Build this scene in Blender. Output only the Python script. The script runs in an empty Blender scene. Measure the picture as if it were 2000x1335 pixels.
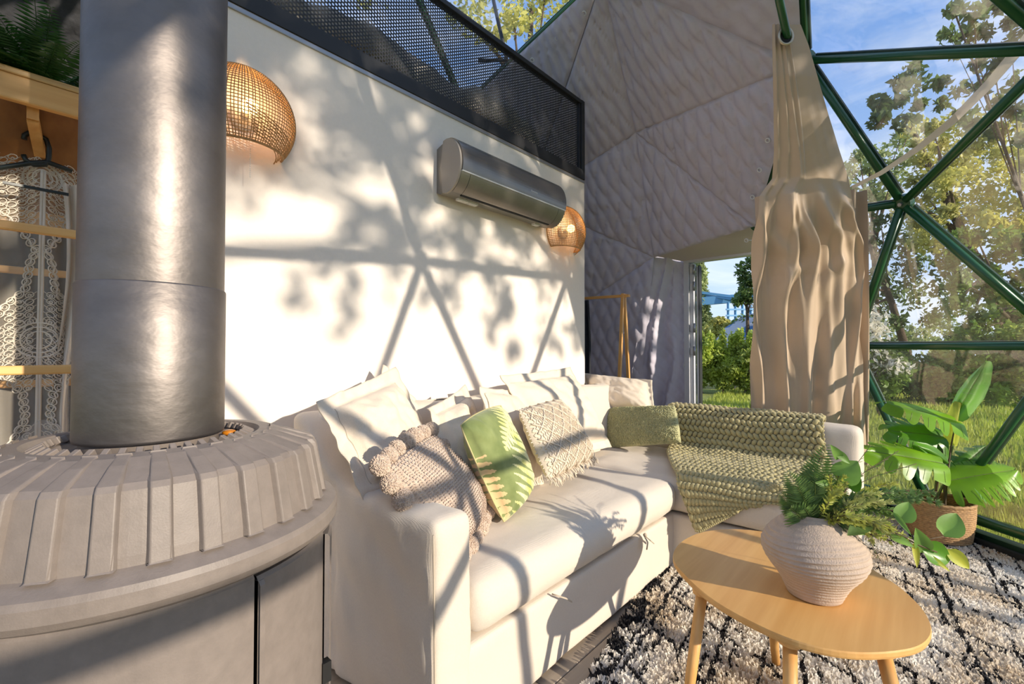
import bpy, math, random
import numpy as np
from mathutils import Vector, Matrix, noise
PI = math.pi
random.seed(7); rng = np.random.default_rng(7)
C = bpy.context.scene.collection
SC = bpy.context.scene

# ------------------------------------------------------------------ camera
CAMX, CAMZ, F = 1.9, 1.1, 889.0
YAW = math.radians(41.98); PITCH = math.radians(1.13)
fw0 = Vector((-math.sin(YAW), math.cos(YAW), 0)); RT = Vector((math.cos(YAW), math.sin(YAW), 0))
FWD = (fw0*math.cos(PITCH) + Vector((0,0,1))*math.sin(PITCH)).normalized()
UP = RT.cross(FWD).normalized()
CAM = Vector((CAMX, 0.0, CAMZ))
cd = bpy.data.cameras.new('camera'); cam = bpy.data.objects.new('camera', cd); C.objects.link(cam)
cd.sensor_width = 36; cd.lens = 36*F/2000.0; cd.clip_start = 0.02; cd.clip_end = 400
cam.matrix_world = Matrix((( RT.x, UP.x, -FWD.x, CAM.x),(RT.y, UP.y, -FWD.y, CAM.y),(RT.z, UP.z, -FWD.z, CAM.z),(0,0,0,1)))
SC.camera = cam
vs = SC.view_settings
vs.view_transform = 'Standard'; vs.look = 'None'; vs.exposure = 0.2; vs.gamma = 1.0; vs.use_curve_mapping = False

# ------------------------------------------------------------------ colour and node helpers
def col(r, g, b):
    f = lambda v: (v/255/12.92) if v/255 <= 0.04045 else ((v/255+0.055)/1.055)**2.4
    return (f(r), f(g), f(b), 1)

# ------------------------------------------------------------------ sky and sun
w = bpy.data.worlds.new('sky'); SC.world = w; w.use_nodes = True
nt = w.node_tree; N = nt.nodes; L = nt.links
bg = N['Background']
tc = N.new('ShaderNodeTexCoord'); sep = N.new('ShaderNodeSeparateXYZ'); L.new(tc.outputs['Generated'], sep.inputs[0])
rp = N.new('ShaderNodeValToRGB'); L.new(sep.outputs['Z'], rp.inputs[0])
e = rp.color_ramp.elements
e[0].position = 0.0; e[0].color = col(205,222,243)
e[1].position = 1.0; e[1].color = col(96,140,208)
x = e.new(0.25); x.color = col(160,192,238)
x = e.new(0.5); x.color = col(126,166,228)
mp = N.new('ShaderNodeMapping'); mp.inputs['Scale'].default_value = (1.4, 1.4, 4.5); mp.inputs['Rotation'].default_value = (0.3, 0.5, 0.2)
L.new(tc.outputs['Generated'], mp.inputs[0])
nz = N.new('ShaderNodeTexNoise'); nz.inputs['Scale'].default_value = 2.2; nz.inputs['Detail'].default_value = 8; nz.inputs['Roughness'].default_value = 0.62
nz.inputs['Distortion'].default_value = 0.6
L.new(mp.outputs[0], nz.inputs[0])
cr = N.new('ShaderNodeValToRGB'); L.new(nz.outputs[0], cr.inputs[0])
cr.color_ramp.elements[0].position = 0.42; cr.color_ramp.elements[0].color = (0,0,0,1)
cr.color_ramp.elements[1].position = 0.72; cr.color_ramp.elements[1].color = (0.75,0.75,0.75,1)
mx = N.new('ShaderNodeMixRGB'); L.new(cr.outputs[0], mx.inputs[0]); L.new(rp.outputs[0], mx.inputs[1]); mx.inputs[2].default_value = (0.9,0.93,0.97,1)
L.new(mx.outputs[0], bg.inputs[0]); bg.inputs[1].default_value = 1.15

SUN = Vector((1.0, 0.083, 0.312)).normalized()      # towards the sun
sd = bpy.data.lights.new('sun', 'SUN'); sd.energy = 6.0; sd.color = (1.0, 0.88, 0.73); sd.angle = math.radians(0.6)
so = bpy.data.objects.new('sun', sd); C.objects.link(so)
so.rotation_euler = SUN.to_track_quat('Z', 'Y').to_euler()

# ------------------------------------------------------------------ materials
def mat(name, c, rough=0.7, metal=0.0, bump=None, var=None, stretch=(1,1,1), spec=0.5, sheen=0.0, trans=0.0, emit=None, sub=None, rotm=(0,0,0), coord='Object'):
    """procedural principled material: var=(scale, amount), bump=(scale, strength, distance)"""
    m = bpy.data.materials.new(name); m.use_nodes = True
    n = m.node_tree.nodes; l = m.node_tree.links; b = n['Principled BSDF']
    b.inputs['Base Color'].default_value = c; b.inputs['Roughness'].default_value = rough
    b.inputs['Metallic'].default_value = metal; b.inputs['Specular IOR Level'].default_value = spec
    if sheen: b.inputs['Sheen Weight'].default_value = sheen
    if trans: b.inputs['Transmission Weight'].default_value = trans
    if emit: b.inputs['Emission Color'].default_value = emit[0]; b.inputs['Emission Strength'].default_value = emit[1]
    if var or bump:
        t = n.new('ShaderNodeTexCoord'); p = n.new('ShaderNodeMapping'); p.inputs['Scale'].default_value = stretch; p.inputs['Rotation'].default_value = rotm
        l.new(t.outputs[coord], p.inputs[0])
    if var:
        a = n.new('ShaderNodeTexNoise'); a.inputs['Scale'].default_value = var[0]; a.inputs['Detail'].default_value = 6; a.inputs['Roughness'].default_value = 0.6
        l.new(p.outputs[0], a.inputs[0])
        r = n.new('ShaderNodeValToRGB'); l.new(a.outputs[0], r.inputs[0])
        k = var[1]
        r.color_ramp.elements[0].position = 0.3; r.color_ramp.elements[1].position = 0.7
        r.color_ramp.elements[0].color = (c[0]*(1-k), c[1]*(1-k), c[2]*(1-k), 1)
        r.color_ramp.elements[1].color = (min(1,c[0]*(1+k)), min(1,c[1]*(1+k)), min(1,c[2]*(1+k)), 1) if len(var) < 3 else var[2]
        l.new(r.outputs[0], b.inputs['Base Color'])
    if bump:
        a = n.new('ShaderNodeTexNoise'); a.inputs['Scale'].default_value = bump[0]; a.inputs['Detail'].default_value = 4
        l.new(p.outputs[0], a.inputs[0])
        q = n.new('ShaderNodeBump'); q.inputs['Strength'].default_value = bump[1]; q.inputs['Distance'].default_value = bump[2]
        l.new(a.outputs[0], q.inputs['Height']); l.new(q.outputs[0], b.inputs['Normal'])
    return m

def weave(m, scale=900, strength=0.25, dist=0.0006):
    """adds a fine two-way weave bump to a cloth material"""
    n = m.node_tree.nodes; l = m.node_tree.links; b = n['Principled BSDF']
    t = n.new('ShaderNodeTexCoord'); hs = []
    for ax, rot in ((0, (0,0,0)), (1, (0,0,0))):
        wv = n.new('ShaderNodeTexWave'); wv.bands_direction = 'Y' if ax else 'Z'
        wv.inputs['Scale'].default_value = scale/6.0; wv.inputs['Distortion'].default_value = 1.5; wv.inputs['Detail'].default_value = 1
        l.new(t.outputs['Object'], wv.inputs[0]); hs.append(wv)
    ad = n.new('ShaderNodeMath'); ad.operation = 'ADD'; l.new(hs[0].outputs['Fac'], ad.inputs[0]); l.new(hs[1].outputs['Fac'], ad.inputs[1])
    q = n.new('ShaderNodeBump'); q.inputs['Strength'].default_value = strength; q.inputs['Distance'].default_value = dist
    l.new(ad.outputs[0], q.inputs['Height'])
    old = b.inputs['Normal'].links
    if old: l.new(old[0].from_socket, q.inputs['Normal'])
    l.new(q.outputs[0], b.inputs['Normal'])
    return m

def leafmat(name, c, k=0.25, sc=6, tl=0.45, rough=0.5):
    m = bpy.data.materials.new(name); m.use_nodes = True
    n = m.node_tree.nodes; l = m.node_tree.links; b = n['Principled BSDF']; o = n['Material Output']
    t = n.new('ShaderNodeTexCoord'); a = n.new('ShaderNodeTexNoise'); a.inputs['Scale'].default_value = sc; a.inputs['Detail'].default_value = 3
    l.new(t.outputs['Object'], a.inputs[0])
    r = n.new('ShaderNodeValToRGB'); l.new(a.outputs[0], r.inputs[0])
    r.color_ramp.elements[0].position = 0.35; r.color_ramp.elements[1].position = 0.65
    r.color_ramp.elements[0].color = (c[0]*(1-k), c[1]*(1-k), c[2]*(1-k), 1); r.color_ramp.elements[1].color = (c[0]*(1+k), c[1]*(1+k), c[2]*(1+k*0.5), 1)
    l.new(r.outputs[0], b.inputs['Base Color']); b.inputs['Roughness'].default_value = rough
    tr = n.new('ShaderNodeBsdfTranslucent'); l.new(r.outputs[0], tr.inputs[0])
    mi = n.new('ShaderNodeMixShader'); mi.inputs[0].default_value = tl
    l.new(b.outputs[0], mi.inputs[1]); l.new(tr.outputs[0], mi.inputs[2]); l.new(mi.outputs[0], o.inputs['Surface'])
    return m

def woodmat(name, c1, c2, axis=1, scale=1.0, rough=0.45):
    m = bpy.data.materials.new(name); m.use_nodes = True
    n = m.node_tree.nodes; l = m.node_tree.links; b = n['Principled BSDF']
    t = n.new('ShaderNodeTexCoord'); p = n.new('ShaderNodeMapping'); l.new(t.outputs['Object'], p.inputs[0])
    s = [28*scale]*3; s[axis] = 1.5*scale; p.inputs['Scale'].default_value = s
    a = n.new('ShaderNodeTexNoise'); a.inputs['Scale'].default_value = 1.6; a.inputs['Detail'].default_value = 5; l.new(p.outputs[0], a.inputs[0])
    r = n.new('ShaderNodeValToRGB'); l.new(a.outputs[0], r.inputs[0]); r.color_ramp.elements[0].position = 0.3; r.color_ramp.elements[1].position = 0.7
    r.color_ramp.elements[0].color = c1; r.color_ramp.elements[1].color = c2
    l.new(r.outputs[0], b.inputs['Base Color']); b.inputs['Roughness'].default_value = rough
    q = n.new('ShaderNodeBump'); q.inputs['Strength'].default_value = 0.08; q.inputs['Distance'].default_value = 0.002; l.new(a.outputs[0], q.inputs['Height']); l.new(q.outputs[0], b.inputs['Normal'])
    return m

def glassmat():
    m = bpy.data.materials.new('clear_film'); m.use_nodes = True
    n = m.node_tree.nodes; l = m.node_tree.links; o = n['Material Output']; n.remove(n['Principled BSDF'])
    tr = n.new('ShaderNodeBsdfTransparent'); tr.inputs[0].default_value = (0.95,0.96,0.95,1)
    gl = n.new('ShaderNodeBsdfGlossy'); gl.inputs['Roughness'].default_value = 0.04; gl.inputs['Color'].default_value = (1,1,1,1)
    t = n.new('ShaderNodeTexCoord'); a = n.new('ShaderNodeTexNoise'); a.inputs['Scale'].default_value = 5; a.inputs['Detail'].default_value = 3
    l.new(t.outputs['Object'], a.inputs[0])
    q = n.new('ShaderNodeBump'); q.inputs['Strength'].default_value = 0.08; q.inputs['Distance'].default_value = 0.02; l.new(a.outputs[0], q.inputs['Height']); l.new(q.outputs[0], gl.inputs['Normal'])
    lw = n.new('ShaderNodeLayerWeight'); lw.inputs[0].default_value = 0.35
    mr = n.new('ShaderNodeMapRange'); l.new(lw.outputs['Fresnel'], mr.inputs[0]); mr.inputs[1].default_value = 0; mr.inputs[2].default_value = 1; mr.inputs[3].default_value = 0.11; mr.inputs[4].default_value = 0.9
    mi = n.new('ShaderNodeMixShader'); l.new(mr.outputs[0], mi.inputs[0]); l.new(tr.outputs[0], mi.inputs[1]); l.new(gl.outputs[0], mi.inputs[2])
    # dusty smears on the film
    d = n.new('ShaderNodeBsdfDiffuse'); d.inputs[0].default_value = col(214,206,190)
    tl = n.new('ShaderNodeBsdfTranslucent'); tl.inputs[0].default_value = col(214,206,190)
    dd = n.new('ShaderNodeMixShader'); dd.inputs[0].default_value = 0.5; l.new(d.outputs[0], dd.inputs[1]); l.new(tl.outputs[0], dd.inputs[2])
    b2 = n.new('ShaderNodeTexNoise'); b2.inputs['Scale'].default_value = 2.5; b2.inputs['Detail'].default_value = 9; b2.inputs['Roughness'].default_value = 0.7
    l.new(t.outputs['Object'], b2.inputs[0])
    m2 = n.new('ShaderNodeMapRange'); l.new(b2.outputs[0], m2.inputs[0]); m2.inputs[1].default_value = 0.4; m2.inputs[2].default_value = 0.75; m2.inputs[3].default_value = 0.015; m2.inputs[4].default_value = 0.09
    mj = n.new('ShaderNodeMixShader'); l.new(m2.outputs[0], mj.inputs[0]); l.new(mi.outputs[0], mj.inputs[1]); l.new(dd.outputs[0], mj.inputs[2])
    l.new(mj.outputs[0], o.inputs['Surface'])
    return m

M = {}
M['wall'] = mat('white_wall', col(238,227,214), 0.55, bump=(160,0.12,0.002), var=(60,0.02))
M['wall_edge'] = mat('wall_edge', col(205,198,188), 0.6)
M['lining'] = weave(mat('quilted_lining', col(196,191,203), 0.75, bump=(26,0.35,0.006), var=(9,0.04), sheen=0.2), 700, 0.15)
M['lining_shade'] = weave(mat('shaded_lining', col(74,74,78), 0.7, bump=(26,0.5,0.008)), 700, 0.15)  # darker copy of the quilt: shade on the far panels is in the colour
M['lining_plain'] = mat('lining_hem', col(206,196,192), 0.75, bump=(20,0.3,0.004))
M['film'] = glassmat()
M['strut'] = mat('green_steel', col(34,84,48), 0.28, spec=0.6)
M['strut_dark'] = mat('dark_green_steel', col(14,44,28), 0.35)
M['rubber'] = mat('black_rubber', col(26,28,27), 0.6)
M['black_metal'] = mat('black_metal', col(40,41,44), 0.5, spec=0.4, bump=(300,0.1,0.0005))
M['linen'] = weave(mat('natural_linen', col(228,212,190), 0.85, bump=(11,0.6,0.012), var=(220,0.05), sheen=0.15), 900, 0.3)
M['sofa'] = weave(mat('sofa_linen', col(218,205,188), 0.85, bump=(10,0.3,0.006), var=(260,0.045), sheen=0.15), 900, 0.35)
M['seam'] = mat('seam_cord', col(188,174,154), 0.8)
M['curtain'] = weave(mat('curtain_satin', col(192,168,142), 0.5, bump=(12,0.2,0.004), spec=0.5, sheen=0.25), 900, 0.2)
M['iron'] = mat('cast_iron', col(130,119,111), 0.52, 0.0, bump=(420,0.35,0.0008), var=(40,0.1))
M['iron_dark'] = mat('dark_gap', col(18,17,17), 0.7)
M['pipe'] = mat('flue_metal', col(128,121,117), 0.49, 0.88, bump=(16,0.35,0.006), var=(5,0.22), stretch=(1,1,1.6))
M['bamboo'] = woodmat('bamboo', col(220,160,90), col(238,186,114), 1)
M['bamboo_x'] = woodmat('bamboo_cross', col(214,154,84), col(232,180,108), 0)
M['bamboo_z'] = woodmat('bamboo_upright', col(214,154,84), col(232,180,108), 2)
M['bamboo_edge'] = woodmat('bamboo_top_edge', col(196,150,92), col(232,192,130), 1, 3)
M['ply'] = woodmat('plywood_brown', col(128,84,42), col(154,106,58), 0, 0.6, 0.5)
M['hanger'] = mat('black_plastic', col(30,38,36), 0.4)
M['lace'] = mat('lace_thread', col(222,212,196), 0.85, bump=(500,0.3,0.001))
M['rattan'] = mat('rattan', col(168,128,80), 0.65, var=(90,0.25), bump=(300,0.3,0.001))
M['bulb'] = mat('lamp_bulb', col(255,220,160), 0.5, emit=(col(255,190,110), 9))
M['white_plastic'] = mat('white_plastic', col(226,226,224), 0.35)
M['ac'] = mat('ac_silver', col(146,140,132), 0.32, 0.6, var=(60,0.03))
M['ac_front'] = mat('ac_front', col(140,136,130), 0.27, 0.7, bump=(240,0.05,0.0005), stretch=(1,0.04,1))
M['ac_side'] = mat('ac_side', col(168,158,146), 0.5, 0.1)
M['label_paper'] = mat('label_paper', col(224,222,214), 0.6, var=(200,0.12))
M['loft_wood'] = mat('loft_floor', col(150,128,100), 0.6)
M['table'] = woodmat('table_bamboo', col(216,162,94), col(232,182,112), 1, 0.8, 0.4)
M['vase'] = mat('stoneware', col(188,168,150), 0.85, bump=(260,0.7,0.003), var=(30,0.06))
M['basket'] = mat('seagrass', col(176,138,94), 0.75, var=(70,0.3), bump=(200,0.5,0.002))
M['soil'] = mat('soil', col(60,44,30), 0.9, bump=(60,1,0.01))
M['stem'] = leafmat('stem_green', col(104,118,60), 0.2, 10, 0.1)
M['twig'] = mat('twig_brown', col(92,76,52), 0.7, var=(80,0.2))
M['monstera'] = leafmat('monstera_green', col(138,190,44), 0.25, 4, 0.55, 0.32)
M['monstera_dark'] = leafmat('monstera_dark_green', col(96,150,48), 0.25, 4, 0.4, 0.32)
M['fern'] = leafmat('fern_green', col(112,142,76), 0.3, 30, 0.4)
M['fern_dark'] = leafmat('dark_fern_green', col(44,84,26), 0.35, 20, 0.3)
M['euca'] = leafmat('eucalyptus_green', col(136,180,88), 0.22, 12, 0.45)
M['euca_y'] = leafmat('yellow_green_leaf', col(212,218,84), 0.15, 12, 0.55)
M['sprig'] = leafmat('sprig_green', col(192,196,92), 0.25, 30, 0.4)
M['knit'] = mat('sage_yarn', col(178,166,118), 0.9, bump=(420,0.6,0.002), var=(60,0.1), sheen=0.3)
M['boucle'] = mat('sage_boucle', col(196,192,140), 0.95, bump=(180,1.0,0.008), var=(110,0.25), sheen=0.3)
M['macrame'] = mat('cotton_cord', col(214,199,178), 0.9, bump=(380,0.6,0.002), var=(90,0.06))
M['pom'] = mat('rose_yarn', col(216,190,168), 0.95, bump=(300,1.0,0.006), var=(70,0.14,col(236,214,192)), sheen=0.4)
M['grass'] = leafmat('grass_blade', col(166,176,76), 0.25, 1.2, 0.45)
M['lawn'] = mat('lawn_turf', col(152,160,78), 0.95, bump=(90,1,0.03), var=(1.2,0.3))
M['hedge'] = leafmat('hedge_leaf', col(110,136,56), 0.4, 2.0, 0.4)
M['hedge_y'] = leafmat('young_hedge_leaf', col(166,180,84), 0.3, 2.0, 0.45)
M['tree'] = leafmat('tree_leaf', col(96,118,66), 0.35, 1.0, 0.4)
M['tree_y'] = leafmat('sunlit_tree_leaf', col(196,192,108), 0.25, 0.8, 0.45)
M['tree_p'] = leafmat('pale_tree_leaf', col(164,176,122), 0.25, 0.8, 0.4)
M['bark'] = mat('bark', col(84,70,56), 0.9, bump=(30,1,0.02), var=(12,0.3))
M['tent'] = mat('tent_canvas', col(178,180,186), 0.7)
M['tent_blue'] = mat('blue_canvas', col(66,110,160), 0.6)
M['blue_steel'] = mat('blue_steel', col(96,150,190), 0.5)
M['fence'] = mat('fence_wire', col(38,44,38), 0.6)
M['dark_cloth'] = mat('dark_cloth', col(34,36,44), 0.85, bump=(30,0.4,0.01))
M['mattress'] = mat('mattress', col(206,200,190), 0.85, bump=(12,0.3,0.01))
M['warm_lit_blanket'] = mat('warm_lit_blanket', col(168,112,62), 0.9, bump=(40,0.5,0.01))  # brown cover, with the loft's warm light put into its colour
M['door_white'] = mat('door_frame', col(206,208,212), 0.35)
M['steel'] = mat('hinge_steel', col(160,162,166), 0.3, 0.7)
M['flower'] = leafmat('white_flower', col(232,226,214), 0.1, 4, 0.4)

# ------------------------------------------------------------------ ray helper: a point of the place from a direction and a known plane
def ray(px, py):
    return (FWD*F + RT*(px-1000.0) - UP*(py-667.5)).normalized()
def W(px, py, X=None, Y=None, Z=None, D=None):
    d = ray(px, py)
    if X is not None: t = (X-CAM.x)/d.x
    elif Y is not None: t = (Y-CAM.y)/d.y
    elif Z is not None: t = (Z-CAM.z)/d.z
    else: t = D/d.dot(FWD)
    return CAM + d*t

# ------------------------------------------------------------------ mesh helpers
class MB:
    def __init__(s): s.v = []; s.f = []
    def add(s, vs, fs):
        o = len(s.v); s.v.extend([tuple(p) for p in vs]); s.f.extend([tuple(i+o for i in q) for q in fs]); return s
    def box(s, c, h, R=None):
        """c centre, h half sizes, R optional 3x3"""
        vs = []
        for sx in (-1,1):
            for sy in (-1,1):
                for sz in (-1,1):
                    p = Vector((h[0]*sx, h[1]*sy, h[2]*sz))
                    if R is not None: p = R @ p
                    vs.append(Vector(c)+p)
        return s.add(vs, [(0,1,3,2),(4,6,7,5),(0,4,5,1),(2,3,7,6),(0,2,6,4),(1,5,7,3)])
    def bx(s, x0,x1,y0,y1,z0,z1): return s.box(((x0+x1)/2,(y0+y1)/2,(z0+z1)/2),((x1-x0)/2,(y1-y0)/2,(z1-z0)/2))
    def bar(s, a, b, wx, wy, up=(0,0,1)):
        a = Vector(a); b = Vector(b); z = (b-a); ln = z.length; z.normalize()
        u = Vector(up)
        if abs(u.dot(z)) > 0.98: u = Vector((1,0,0))
        x = u.cross(z).normalized(); y = z.cross(x)
        R = Matrix((x,y,z)).transposed()
        return s.box((a+b)/2, (wx/2, wy/2, ln/2), R)
    def tube(s, pts, r, n=8, closed=False, cap=True, flat=1.0):
        pts = [Vector(p) for p in pts]; k = len(pts)
        rr = r if isinstance(r, (list,tuple)) else [r]*k
        vs = []; prev = None
        for i, p in enumerate(pts):
            if closed: t = pts[(i+1)%k]-pts[i-1]
            else: t = pts[min(i+1,k-1)]-pts[max(i-1,0)]
            if t.length < 1e-9: t = Vector((0,0,1))
            t.normalize()
            if prev is None:
                u = Vector((0,0,1)) if abs(t.z) < 0.9 else Vector((1,0,0))
                x = u.cross(t).normalized()
            else:
                x = prev - t*prev.dot(t)
                if x.length < 1e-6: x = Vector((1,0,0))
                x.normalize()
            prev = x; y = t.cross(x)
            for j in range(n):
                a = 2*PI*j/n; vs.append(p + x*(math.cos(a)*rr[i]) + y*(math.sin(a)*rr[i]*flat))
        fs = []
        m = k if closed else k-1
        for i in range(m):
            i2 = (i+1)%k
            for j in range(n): fs.append((i*n+j, i*n+(j+1)%n, i2*n+(j+1)%n, i2*n+j))
        if cap and not closed:
            fs.append(tuple(range(n))[::-1]); fs.append(tuple((k-1)*n+j for j in range(n)))
        return s.add(vs, fs)
    def lathe(s, prof, c=(0,0,0), n=48, a0=0, a1=2*PI, wob=None):
        full = abs(a1-a0-2*PI) < 1e-6; m = n if full else n+1
        vs = []
        for r, z in prof:
            for j in range(m):
                a = a0+(a1-a0)*j/n
                q = r*(1+(wob(a,z) if wob else 0))
                vs.append((c[0]+q*math.cos(a), c[1]+q*math.sin(a), c[2]+z))
        fs = []
        for i in range(len(prof)-1):
            for j in range(n):
                j2 = (j+1)%m; fs.append((i*m+j, i*m+j2, (i+1)*m+j2, (i+1)*m+j))
        return s.add(vs, fs)
    def grid(s, fn, nu, nv):
        vs = [fn(i/nu, j/nv) for j in range(nv+1) for i in range(nu+1)]
        fs = [(j*(nu+1)+i, j*(nu+1)+i+1, (j+1)*(nu+1)+i+1, (j+1)*(nu+1)+i) for j in range(nv) for i in range(nu)]
        return s.add(vs, fs)
    def ico(s, c, r, sub=1, sq=(1,1,1), jit=0):
        t = (1+5**.5)/2
        V = [Vector(p).normalized() for p in [(-1,t,0),(1,t,0),(-1,-t,0),(1,-t,0),(0,-1,t),(0,1,t),(0,-1,-t),(0,1,-t),(t,0,-1),(t,0,1),(-t,0,-1),(-t,0,1)]]
        T = [(0,11,5),(0,5,1),(0,1,7),(0,7,10),(0,10,11),(1,5,9),(5,11,4),(11,10,2),(10,7,6),(7,1,8),(3,9,4),(3,4,2),(3,2,6),(3,6,8),(3,8,9),(4,9,5),(2,4,11),(6,2,10),(8,6,7),(9,8,1)]
        for _ in range(sub):
            mid = {}; T2 = []
            def g(a,b):
                k = (min(a,b),max(a,b))
                if k not in mid: mid[k] = len(V); V.append(((V[a]+V[b])/2).normalized())
                return mid[k]
            for a,b,c_ in T:
                x,y,z = g(a,b),g(b,c_),g(c_,a); T2 += [(a,x,z),(b,y,x),(c_,z,y),(x,y,z)]
            T = T2
        c = Vector(c)
        return s.add([c+Vector((p.x*sq[0],p.y*sq[1],p.z*sq[2]))*(r*(1+random.uniform(-jit,jit))) for p in V], T)
    def build(s, name, m, parent=None, smooth=False, kind=None, label=None, mods=None):
        me = bpy.data.meshes.new(name); me.from_pydata(s.v, [], s.f); me.update()
        me.materials.append(m)
        if smooth: me.polygons.foreach_set('use_smooth', [True]*len(me.polygons))
        o = bpy.data.objects.new(name, me); C.objects.link(o)
        if parent is not None:
            o.parent = parent
            mw = parent_world(parent); 
            if mw is not None: o.matrix_parent_inverse = mw.inverted()
        if kind: o['kind'] = kind
        if label: o['label'] = label
        return o
WM = {}
def parent_world(p):
    return WM.get(p.name)
def fast(name, co, faces_idx, nper, m, parent=None, kind=None, smooth=False):
    """numpy mesh: co (n,3), faces_idx flat, nper verts per face"""
    me = bpy.data.meshes.new(name); nv = len(co); nf = len(faces_idx)//nper
    me.vertices.add(nv); me.vertices.foreach_set('co', np.asarray(co, dtype=np.float32).ravel())
    me.loops.add(nf*nper); me.loops.foreach_set('vertex_index', np.asarray(faces_idx, dtype=np.int32).ravel())
    me.polygons.add(nf); me.polygons.foreach_set('loop_start', np.arange(0, nf*nper, nper, dtype=np.int32))
    me.polygons.foreach_set('loop_total', np.full(nf, nper, dtype=np.int32))
    if smooth: me.polygons.foreach_set('use_smooth', np.ones(nf, dtype=bool))
    me.update(calc_edges=True); me.materials.append(m)
    o = bpy.data.objects.new(name, me); C.objects.link(o)
    if parent is not None:
        o.parent = parent; mw = parent_world(parent)
        if mw is not None: o.matrix_parent_inverse = mw.inverted()
    if kind: o['kind'] = kind
    return o
def empty(name, loc, label=None, cat=None, group=None, kind=None):
    """an Empty at a thing's base; its parts are built in world coordinates"""
    o = bpy.data.objects.new(name, None); C.objects.link(o); o.location = loc; o.empty_display_size = 0.05
    WM[o.name] = Matrix.Translation(Vector(loc))
    return tag(o, label, cat, group, kind)
def tag(o, label=None, cat=None, group=None, kind=None):
    if label: o['label'] = label
    if cat: o['category'] = cat
    if group: o['group'] = group
    if kind: o['kind'] = kind
    return o
def bevel(o, wd=0.004, seg=2):
    b = o.modifiers.new('bevel', 'BEVEL'); b.width = wd; b.segments = seg; b.limit_method = 'ANGLE'; b.angle_limit = math.radians(35)
    return o
def softbox(x0,x1,y0,y1,z0,z1,r,step=0.05,amp=0.004,fr=4.0,deform=None,seed=0):
    """upholstered block: rounded edges, slightly uneven surface"""
    mb = MB(); c = Vector(((x0+x1)/2,(y0+y1)/2,(z0+z1)/2)); h = Vector(((x1-x0)/2,(y1-y0)/2,(z1-z0)/2))
    r = min(r, h.x, h.y, h.z)
    idx = {}; vs = []; fs = []
    def key(p): return (round(p[0],5), round(p[1],5), round(p[2],5))
    def vert(p):
        k = key(p)
        if k not in idx:
            q = Vector(p); inn = Vector([max(-(h[i]-r), min(h[i]-r, q[i])) for i in range(3)])
            d = q-inn
            if d.length > 1e-9: d = d.normalized()*r
            P = inn+d; nn = (d.normalized() if d.length > 1e-9 else P.normalized())
            wv = c+P
            if amp: wv = wv + nn*(noise.noise(wv*fr+Vector((seed*7.3,0,0)))*amp*2 + noise.noise(wv*fr*3.1+Vector((0,seed*3.1,0)))*amp)
            if deform: wv = deform(wv)
            idx[k] = len(vs); vs.append(wv)
        return idx[k]
    def spans(hh):
        n = max(2, int(2*(hh-r)/step)+1); a = [-hh, -hh+r*0.15, -hh+r*0.45, -hh+r]
        a += [-(hh-r)+2*(hh-r)*i/n for i in range(1,n)] + [hh-r, hh-r*0.45, hh-r*0.15, hh]
        o = []
        for v in a:
            if not o or v-o[-1] > 1e-5: o.append(v)
        return o
    S = [spans(h[i]) for i in range(3)]
    for ax in range(3):
        u, w_ = (ax+1)%3, (ax+2)%3
        for sg in (-1,1):
            for i in range(len(S[u])-1):
                for j in range(len(S[w_])-1):
                    q = []
                    for a, b in ((i,j),(i+1,j),(i+1,j+1),(i,j+1)):
                        p = [0,0,0]; p[ax] = sg*h[ax]; p[u] = S[u][a]; p[w_] = S[w_][b]; q.append(vert(p))
                    if sg < 0: q = q[::-1]
                    if len(set(q)) == 4: fs.append(tuple(q))
    mb.v = [tuple(p) for p in vs]; mb.f = fs
    return mb
# ================================================================== GROUND AND FLOOR
GZ = -0.12
g = MB().grid(lambda u,v: (-45+100*u, -45+100*v, GZ + 0.05*noise.noise(Vector((u*30,v*30,0)))), 60, 60)
o = g.build('lawn', M['lawn'], kind='structure', smooth=True)
DC = Vector((-0.1, 0.55, 0.3)); DR = 3.95
def sph(az, z, R=DR):
    r = math.sqrt(max(0, R*R-(z-DC.z)**2)); a = math.radians(az)
    return Vector((DC.x+r*math.cos(a), DC.y+r*math.sin(a), z))
def sphpx(px, py, R=DR):
    d = ray(px,py); o_ = CAM-DC; b = o_.dot(d); c_ = o_.dot(o_)-R*R
    return CAM + d*(-b+math.sqrt(b*b-c_))
def azof(p): return math.degrees(math.atan2(p.y-DC.y, p.x-DC.x)) % 360
# floor boards inside the dome: a base slab with every board as a part
fl = MB(); ring = [(DC.x+3.88*math.cos(2*PI*i/64), DC.y+3.88*math.sin(2*PI*i/64)) for i in range(64)]
fl.add([(x,y,-0.02) for x,y in ring]+[(x,y,-0.10) for x,y in ring], [tuple(range(64)), tuple(range(127,63,-1))]+[(i,64+i,64+(i+1)%64,(i+1)%64) for i in range(64)])
floor = fl.build('floor', M['iron_dark'], kind='structure')
fm = woodmat('floor_board', col(150,136,120), col(176,162,144), 1, 0.6, 0.5)
for i in range(24):
    x0 = -0.5+0.165*i; y0 = -2.2 + (0.8 if i%2 else 0)
    for k in range(4):
        a = y0+k*1.7; b = a+1.697
        lim = math.sqrt(max(0, 3.8**2-max(abs(x0-DC.x),abs(x0+0.16-DC.x))**2)); a = max(a, DC.y-lim); b = min(b, DC.y+lim)
        if b-a < 0.1: continue
        bevel(MB().bx(x0, x0+0.162, a, b, -0.0195, 0.0).build('floor_board', fm, floor), 0.002, 1)

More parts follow.
